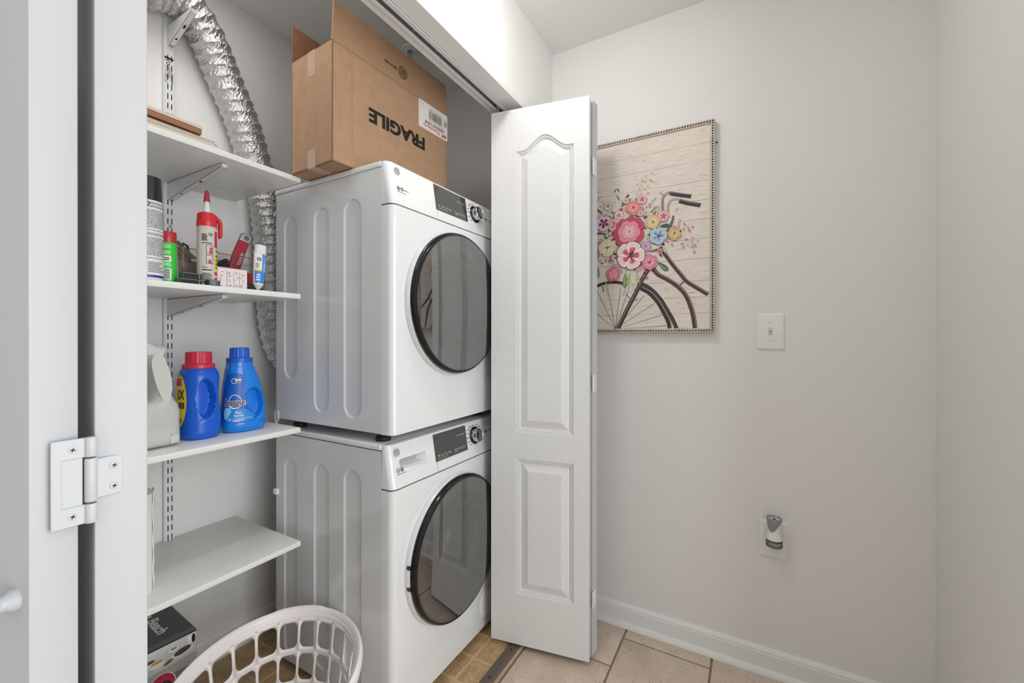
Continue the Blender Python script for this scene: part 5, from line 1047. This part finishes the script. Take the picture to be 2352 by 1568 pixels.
# appliance box on the floor
mb = empty('appliance_box', (.629, 1.433, 0), math.radians(-4), 'printed appliance box with a dark lid under the lowest shelf', 'box')
g = G(); g.box(-.34, 0, 0, .225, .0005, .2995, .0012, 2); g.obj('carton', 'boxgrey', mb, 0)
g = G(); ftp = lambda u, w: (u, w, .3001); put_quad(g, ftp, -.339, .020, -.001, .224); g.obj('lid_print', 'boxdark', mb, 0)
g = G(); put_quad(g, ftp, -.339, .001, -.001, .019); g.obj('lid_edge_print', mat('lid_edge_grey', (120, 120, 119), .5), mb, 0)
g = G(); fb = lambda u, w: (-.076+w, .178-u, .3004); put_text(g, 'Hamilton Beach', fb, -.150, .0, .120, .030, .035); g.obj('lid_word', 'inkw', mb, 0)
g = G(); ff_ = lambda u, w: (u, -.0005, w); put_quad(g, ff_, -.339, .205, -.001, .293); g.obj('photo_print', 'boxphoto', mb, 0)
g = G(); put_quad(g, ff_, -.339, .2945, -.001, .2990); g.obj('top_band', 'ink', mb, 0)
fe = lambda e: (lambda u, w: (u, -.0005-e, w))
def ell(name, m, cu, cw, ru, rw, e, rot=0):
    g = G(); put_poly(g, fe(e), [(cu+ru*math.cos(t)*math.cos(rot)-rw*math.sin(t)*math.sin(rot), cw+ru*math.cos(t)*math.sin(rot)+rw*math.sin(t)*math.cos(rot)) for t in [2*PI*k/28 for k in range(28)]]); return g.obj(name, m, mb, 0)
g = G(); put_poly(g, fe(.0001), [(-.339, .205), (-.001, .205), (-.001, .236), (-.14, .226), (-.339, .215)]); g.obj('counter_print', mat('counter_print', (176, 178, 178), .5, var=.1, vscale=20), mb, 0)
ell('plate_print', 'inkw', -.036, .252, .028, .010, .0002, .1); ell('beans_print', mat('beans_print', (96, 70, 66), .6, var=.4, vscale=160), -.035, .256, .021, .0085, .0003, .15)
ell('bowl_print', 'inkw', -.094, .252, .017, .011, .0002); ell('corn_print', mat('corn_print', (206, 164, 84), .6, var=.3, vscale=150), -.094, .258, .013, .0045, .0003)
ell('bowl_print', 'inkw', -.112, .262, .018, .009, .0002); ell('beans_print', mat('seed_print', (110, 84, 80), .6, var=.4, vscale=160), -.112, .267, .014, .005, .0003)
ell('bowl_print', 'inkw', -.056, .272, .012, .006, .0002); ell('herb_print', mat('herb_print', (120, 136, 96), .6), -.056, .274, .008, .003, .0003)
ell('leaf_print', mat('leaf_print', (98, 116, 78), .6), -.068, .243, .012, .005, .0003, .35); ell('bottle_print', 'inkw', -.018, .278, .005, .013, .0002); ell('bottle_print', 'ink', -.008, .277, .0045, .013, .0002)
ell('dial_rim_print', 'inkw', -.083, .183, .0325, .0370, .0004); ell('dial_print', mat('raspberry_print', (196, 44, 78), .5), -.083, .183, .0305, .0350, .0005); ell('dial_hub_print', 'ink', -.076, .178, .0150, .0170, .0006); ell('dial_hub_print', mat('hub_grey', (70, 66, 66), .5), -.074, .179, .0105, .0120, .0007)
g = G(); put_quad(g, fe(.0003), -.04, .160, -.012, .1615); put_quad(g, fe(.0003), -.013, .160, -.012, .185); put_quad(g, fe(.0003), -.034, .184, -.012, .185); g.obj('line_print', 'inkw', mb, 0)
g = G()
for k, (a, r) in enumerate(((.5, .024), (1.1, .025), (1.8, .026), (2.5, .024))): put_quad(g, fe(.0006), -.083+r*math.cos(a)-.003, .183+r*1.1*math.sin(a), -.083+r*math.cos(a)+.003, .183+r*1.1*math.sin(a)+.002)
g.obj('dial_words', 'ink', mb, 0)
# ------------------------------------------------------------------ laundry basket
bk = empty('laundry_basket', (.638, 1.083, 0), math.radians(40), 'oval white plastic laundry basket with slotted sides on the floor', 'basket')
BA, BB, BZ = .262, .212, .292
def wall_pt(u, h, off=0):
    """u: turn 0..1 round the oval, h: 0 bottom .. 1 rim"""
    a = 2*PI*u; s = .80+.20*h; k = math.cos(a), math.sin(a)
    return Vector(((BA*s+off)*k[0], (BB*s+off)*k[1], .006+(BZ-.012)*h))
NS = 22; g = G()
rowsb = [(.05, .27), (.335, .595), (.655, .915)]
def cell(u0, u1, h0, h1):
    # outer cell rectangle and a rounded slot inside it, bridged
    du = (u1-u0); mu = .10*du; n = 5
    L = rrect(0, 1, 0, 1, .0001, n); S = rrect(.065, .935, .0, 1.0, .26, n)
    ha, hb = h0, h1
    o_ = [g.v(wall_pt(u0+du*x, (h0-.035)+(h1-h0+.07)*z)) for x, z in L]
    i_ = [g.v(wall_pt(u0+du*x, h0+(h1-h0)*z)) for x, z in S]
    g.strip(o_, i_)
for r, (h0, h1) in enumerate(rowsb):
    for k in range(NS): cell(k/NS, (k+1)/NS, h0, h1)
n = 96
g.loft([[wall_pt(k/n, h) for k in range(n)] for h in (.93, .965, 1.0)], (False, False))
g.loft([[wall_pt(k/n, h) for k in range(n)] for h in (0, .015)], (False, False))
for a, b in ((.305, .31), (.62, .62)): pass
bmesh.ops.remove_doubles(g.bm, verts=g.bm.verts[:], dist=2e-5)
o = g.obj('slotted_side', 'basket', bk, 40); s = o.modifiers.new('s', 'SOLIDIFY'); s.thickness = .0042; s.offset = -1
g = G(); prof = [(-.001, -.020), (.0035, -.004), (.008, .006), (.014, .0085), (.020, .004), (.0225, -.006), (.0215, -.018), (.0195, -.018), (.0200, -.006), (.014, .002), (.006, -.002), (.002, -.020)]
n = 128; loops = []
for k in range(n+1):
    a = 2*PI*k/n; cpt = Vector((BA*math.cos(a), BB*math.sin(a), BZ)); nn = Vector((math.cos(a)/BA, math.sin(a)/BB, 0)).normalized()
    loops.append([cpt+nn*(d-.006)+Vector((0, 0, z)) for d, z in prof])
g.loft(loops, (False, False)); bmesh.ops.remove_doubles(g.bm, verts=g.bm.verts[:], dist=1e-5); g.obj('rolled_rim', 'basket', bk, 50)
for sgn in (0, 1):
    g = G(); L = []
    for i in range(17):
        a = PI*sgn-.36+.72*i/16; cpt = Vector((BA*math.cos(a), BB*math.sin(a), BZ)); nn = Vector((math.cos(a)/BA, math.sin(a)/BB, 0)).normalized(); e = min(1, min(i, 16-i)/2)*.0016
        L.append([cpt+nn*(d-.006+(e if d > .013 else 0))+Vector((0, 0, z+(e if z > 0 else 0)-(.012*min(1, min(i, 16-i)/3) if z < -.01 and d > .015 else 0))) for d, z in prof])
    g.loft(L); g.obj('handle_grip', 'basket', bk, 50)
g = G(); n = 96; g.loft([[wall_pt(k/n, 0)*1 for k in range(n)], [Vector((p.x*.97, p.y*.97, .002)) for p in [wall_pt(k/n, 0) for k in range(n)]]], (False, True)); o = g.obj('basket_bottom', 'basket', bk, 30)
# bottom has an open lattice: replace the closed sheet
bpy.data.objects.remove(o)
g = G(); LB = [(wall_pt(k/n, 0).x, wall_pt(k/n, 0).y) for k in range(n)]; holes = []
for ix in range(-3, 4):
    for iy in range(-2, 3):
        x, y = ix*.058, iy*.062
        if (abs(x)+.026)**2/(BA*.78)**2+(abs(y)+.028)**2/(BB*.78)**2 < 1: holes.append(rrect(x-.023, x+.023, y-.025, y+.025, .008, 3))
g.fill([LB]+holes, lambda u, w: (u, w, .005)); o = g.obj('basket_bottom', 'basket', bk, 30); s = o.modifiers.new('s', 'SOLIDIFY'); s.thickness = .003
# ------------------------------------------------------------------ framed picture
PY, PZ0, PZ1, PW = .1135, 1.184, 1.957, .605
pic = empty('framed_picture', (WX, PY, PZ0), 0, 'framed print of a bicycle with a basket of flowers, in a studded frame', 'picture')
H = PZ1-PZ0; FW = .0145; D0, D1 = -.028, -.002
def bar(name, y0, y1, z0, z1):
    g = G(); g.box(D0, D1, y0, y1, z0, z1, .0012, 2); return g.obj(name, 'frame', pic, 30)
bars = [bar('frame_rail', 0, PW, H-FW, H), bar('frame_rail', 0, PW, 0, FW), bar('frame_stile', 0, FW, FW, H-FW), bar('frame_stile', PW-FW, PW, FW, H-FW)]
sg = G(); sg.lathe([(0, -.0016), (.0018, -.0012), (.0030, .0)], 10, axis='X'); stud = sg.obj('stud', 'nail', bars[0], 40)
first = True; pitch = .00938
def put_stud(par, y, z):
    global first
    if first: o = stud; first = False
    else: o = bpy.data.objects.new('stud', stud.data); COL.objects.link(o)
    o.parent = par; o.location = (D0, y, z)
k = 0
for i in range(int(PW/pitch)):
    put_stud(bars[0], .007+pitch*i, H-.0072); put_stud(bars[1], .007+pitch*i, .0072)
for i in range(1, int(H/pitch)-1): put_stud(bars[2], .0072, .007+pitch*i)
for i in range(1, int(H/pitch)-1): put_stud(bars[3], PW-.0072, .007+pitch*i)
g = G(); g.box(-.0225, -.003, FW-.002, PW-FW+.002, FW-.002, H-FW+.002); cv_ = g.obj('canvas', 'canvas', pic, 0)
g = G(); g.tube([(-.010, -.004, H-.08), (-.006, -.006, H-.08), (-.002, -.004, H-.08)], .0022, 8); g.obj('hanging_hook', 'nail', pic)
mats_p = []; g = G(); layer = [0]
def pcol(c):
    m = cmat(c)
    if m not in mats_p: mats_p.append(m)
    return mats_p.index(m)
X0P = -.0226; YL, YR = FW, PW-FW
def pp(u, z, e):
    return (X0P-e, min(max(u, YL+.0005), YR), min(max(z-PZ0, FW+.0005), H-FW-.0005))
def ppoly(pts, c):
    layer[0] += 1; e = layer[0]*.0000022
    ins = [p for p in pts if YL < p[0] < YR and FW < p[1]-PZ0 < H-FW]
    if len(ins) < 2: return
    g.face([g.v(pp(u, z, e)) for u, z in pts], pcol(c))
def pstroke(pts, w, c):
    P = spline([(u, z, 0) for u, z in pts], 8) if len(pts) > 2 else [Vector((*pts[0], 0)), Vector((*pts[1], 0))]
    layer[0] += 1; e = layer[0]*.0000022; prev = None
    for i, p in enumerate(P):
        t = (P[min(i+1, len(P)-1)]-P[max(i-1, 0)]).normalized(); nn = Vector((-t.y, t.x, 0))*w/2; a, b = p+nn, p-nn
        cur = (g.v(pp(a.x, a.y, e)), g.v(pp(b.x, b.y, e)))
        if prev and (FW < p.y-PZ0 < H-FW) and (YL < p.x < YR): g.face([prev[0], cur[0], cur[1], prev[1]], pcol(c))
        prev = cur
def tint(c, k): return tuple(max(0, min(255, int(v*k/8)*8)) for v in c)
rp = random.Random(12)
def petal(c, a, L, wd, col):
    pts = []
    for k in range(14):
        t = 2*PI*k/14; x = L*.5+L*.5*math.cos(t); y = wd*math.sin(t)*(.65+.35*math.cos(t)); pts.append((c[0]+x*math.cos(a)-y*math.sin(a), c[1]+x*math.sin(a)+y*math.cos(a)))
    ppoly(pts, col)
for it in PAINT:
    if it[0] == 'h':
        z = it[1]; u = YL
        while u < YR:
            l = rp.uniform(.03, .12); h = rp.uniform(.0005, .0011); ppoly([(u, z), (min(u+l, YR-.001), z), (min(u+l, YR-.001), z-h), (u, z-h)], (110, 106, 112)); u += l+rp.choice((0, 0, .004))
        for k in range(26):
            u = rp.uniform(YL, YR-.03); zz = z+rp.uniform(.004, .06); l = rp.uniform(.006, .028); h = rp.uniform(.0003, .0011); ppoly([(u, zz), (u+l*.5, zz+h), (u+l, zz), (u+l*.5, zz-h)], rp.choice(((168, 158, 160), (186, 176, 172), (206, 198, 190), (150, 140, 146))))
    elif it[0] == 's': pstroke(it[1], it[2], it[3])
    elif it[0] == 'l':
        (x0, z0), (x1, z1) = it[1], it[2]; L = math.hypot(x1-x0, z1-z0); petal((x0, z0), math.atan2(z1-z0, x1-x0), L, it[3]*.5, it[4]); petal((x0, z0), math.atan2(z1-z0, x1-x0)+.06, L*.9, it[3]*.16, tint(it[4], 1.25))
    elif it[0] == 'd':
        a = rp.uniform(0, 6.28); petal((it[1][0]-it[2]*math.cos(a)*.8, it[1][1]-it[2]*math.sin(a)*.8), a, it[2]*1.8, it[2]*.75, it[3])
    elif it[0] == 'f':
        c, r, col, col2, n_, ctr = it[1:]; a0 = rp.uniform(0, 6.28)
        wd = r*math.sin(PI/n_)*1.15
        for k in range(n_):
            a = a0+2*PI*k/n_+rp.uniform(-.1, .1); L = r*rp.uniform(.92, 1.05)
            petal(c, a, L*1.03, wd*1.06, tint(col2, .62)); petal(c, a, L, wd, tint(col, 1.04)); petal((c[0]+.25*L*math.cos(a), c[1]+.25*L*math.sin(a)), a, L*.68, wd*.72, tint(col, .97))
            petal(c, a, L*.62, wd*.42, col2)
            for q in range(3): petal(c, a+rp.uniform(-.3, .3), L*rp.uniform(.4, .66), wd*.06, tint(col2, .75))
        for k in range(9):
            a = rp.uniform(0, 6.28); petal((c[0]-.05*r, c[1]), a, r*rp.uniform(.16, .30), r*.05, tint(ctr, .6))
        ppoly([(c[0]+.12*r*math.cos(t), c[1]+.12*r*math.sin(t)) for t in [2*PI*k/10 for k in range(10)]], ctr)
        for k in range(6): a = rp.uniform(0, 6.28); petal((c[0]+.05*r*math.cos(a), c[1]+.05*r*math.sin(a)), a, r*.09, r*.03, tint(ctr, 1.5))
g.obj('painting_print', mats_p, cv_, 0, recalc=False)
# ------------------------------------------------------------------ switch, outlet, freshener
def wallplate(name, y0, y1, z0, z1, lab, cat):
    t = empty(name, (WX, (y0+y1)/2, (z0+z1)/2), 0, lab, cat); hy, hz = (y1-y0)/2, (z1-z0)/2
    g = G()
    L = lambda d, x: [(x, y, z) for y, z in rrect(-hy+d, hy-d, -hz+d, hz-d, .003, 4)]
    g.loft([L(0, 0), L(0, -.0025), L(.001, -.0042), L(.0045, -.0058), L(.006, -.0062)], (False, True)); g.obj('cover_plate', 'plast', t, 25); return t
sw = wallplate('light_switch', -.0994, -.018, 1.1232, 1.2490, 'white toggle light switch plate on the wall beyond the picture', 'light switch')
g = G(); g.box(-.0068, -.006, -.0055, .0055, -.0125, .0125, .0003, 1); g.obj('toggle_frame', mat('switch_grey', (196, 197, 197), .4), sw, 0)
g = G(); g.prism([(-.0035, -.004), (-.0145, .0045), (-.0145, .0095), (-.004, .0075)], -.0038, .0038, 'Y'); o = None
for v in g.bm.verts: v.co = Vector((v.co.x, v.co.y, v.co.z))
m_ = Matrix.Identity(4); o = g.obj('toggle', 'steelw', sw, 30)
for z in (.031, -.031):
    g = G(); g.lathe([(0, -.0075), (.0022, -.0074), (.0036, -.0066), (.0038, -.006)], 16, (0, 0, z), 'X'); s = g.obj('plate_screw', 'plast', sw)
    g = G(); g.box(-.0079, -.0073, -.0026, .0026, -.0004, .0004); q = g.obj('screw_slot', 'nail', s, 0); q.location = (0, 0, z)
ot = wallplate('wall_outlet', -.1103, -.0282, .4058, .5312, 'white wall outlet plate near the baseboard behind the air freshener', 'outlet')
for z in (.0195, -.0195):
    g = G(); fz = lambda u, w: (-.0066, u, w); L = [(.0172*math.cos(a), max(-.0125, min(.0125, .0172*math.sin(a)))+z) for a in [2*PI*k/40 for k in range(40)]]; g.loft([[(-.006, *p) for p in L], [(-.0074, p[0]*.97, z+(p[1]-z)*.97) for p in L]], (False, True)); r_ = g.obj('receptacle', 'plast', ot, 25)
    g = G(); f_ = lambda u, w: (-.0076, u, w); put_quad(g, f_, -.0072, z+.0005, -.0058, z+.0070); put_quad(g, f_, .0056, z-.0002, .0072, z+.0074); put_poly(g, f_, [(.0024*math.cos(a), z-.0070+(.0026*math.sin(a) if math.sin(a) > 0 else -.0018 if abs(math.cos(a)) < .8 else 0)) for a in [2*PI*k/16 for k in range(16)]]); g.obj('socket_slots', 'ink', r_, 0)
af = empty('air_freshener', (WX-.034, -.0700, .4660), 0, 'white and grey plug-in air freshener with an oil bottle in the outlet', 'air freshener')
def fl(z, r, sx=1.0, dx=0, n=40): return [(dx+r*sx*math.cos(2*PI*k/n), r*math.sin(2*PI*k/n), z) for k in range(n)]
g = G(); g.loft([fl(.0135, .0232), fl(.016, .0236), fl(.022, .0222), (fl(.034, .0192)), fl(.046, .0180), fl(.054, .0186), fl(.060, .0196)], (False, True)); g.obj('body', 'plast', af, 60)
# grey scooped top: rim round at the top, dipping to a point at the front
g = G(); n = 48; lo, hi, hi2, inn = [], [], [], []
for k in range(n):
    a = 2*PI*k/n; c, s = math.cos(a), math.sin(a); front = max(0, -c*.88+.47*s)
    zb = .060-.024*front**1.8; rb_ = .0185+.0016 if zb > .05 else .0183+.0012
    lo.append((rb_*c, rb_*s, zb)); hi.append((.0232*c, .0232*s, .0715)); hi2.append((.0222*c, .0222*s, .0728)); inn.append((.0185*c, .0185*s, .0690))
mid = [((a[0]*.45+b[0]*.55), (a[1]*.45+b[1]*.55), a[2]*.5+b[2]*.5) for a, b in zip(lo, hi)]
g.loft([lo, mid, hi, hi2, inn], (False, False)); g.obj('scoop_top', 'fresh', af, 60)
g = G(); g.lathe([(.0188, .0688), (.010, .0682), (.008, .0682)], 32); g.lathe([(.008, .0684), (0, .0684)], 24); g.obj('vent_plate', 'plast', af, 40)
g = G()
for k in range(8):
    a = 2*PI*k/8; g.poly([(r*math.cos(a+d), r*math.sin(a+d), .0692) for r, d in ((.0105, -.12), (.016, -.14), (.016, .14), (.0105, .12))])
g.lathe([(.0, .0690), (.006, .0690)], 16); g.obj('vent_holes', 'nail', af, 0)
g = G(); g.loft([fl(.0138, .0215), fl(.010, .0238), fl(.000, .0242), fl(-.006, .0225), fl(-.0085, .0190), fl(-.0090, .012)], (False, True)); g.obj('oil_bottle', 'frglass', af, 60)
g = G(); g.loft([fl(.008, .0215), fl(.0, .0222), fl(-.0050, .0205), fl(-.0068, .015)], (True, True)); g.obj('oil', mat('oil_amber', (190, 188, 184), .15), af, 60)
g = G(); g.loft([fl(-.0030, .0246), fl(-.0055, .0242), fl(-.0066, .0232), fl(-.0045, .0236)], (False, False)); g.obj('bottle_ring', 'fresh', af, 60)
g = G(); g.box(.012, .0258, -.012, .012, .004, .030, .003, 2); g.obj('plug_body', 'plast', af, 30); af.scale = (1, 1, 1.22)

for o in bpy.data.objects:
    if o.type == 'MESH' and o.parent and o.name.split('.')[0] in ('barcode', 'can_print', 'label_print', 'small_print', 'display_print', 'start_print', 'dial_print', 'panel_print', 'drawing_print', 'bottle_print', 'pictogram_red', 'tube_print', 'tube_print_white', 'sticker_print', 'line_print', 'dial_words', 'vent_holes', 'socket_slots', 'stamp_print', 'crease', 'score_line', 'round_print'): o['kind'] = 'stuff'
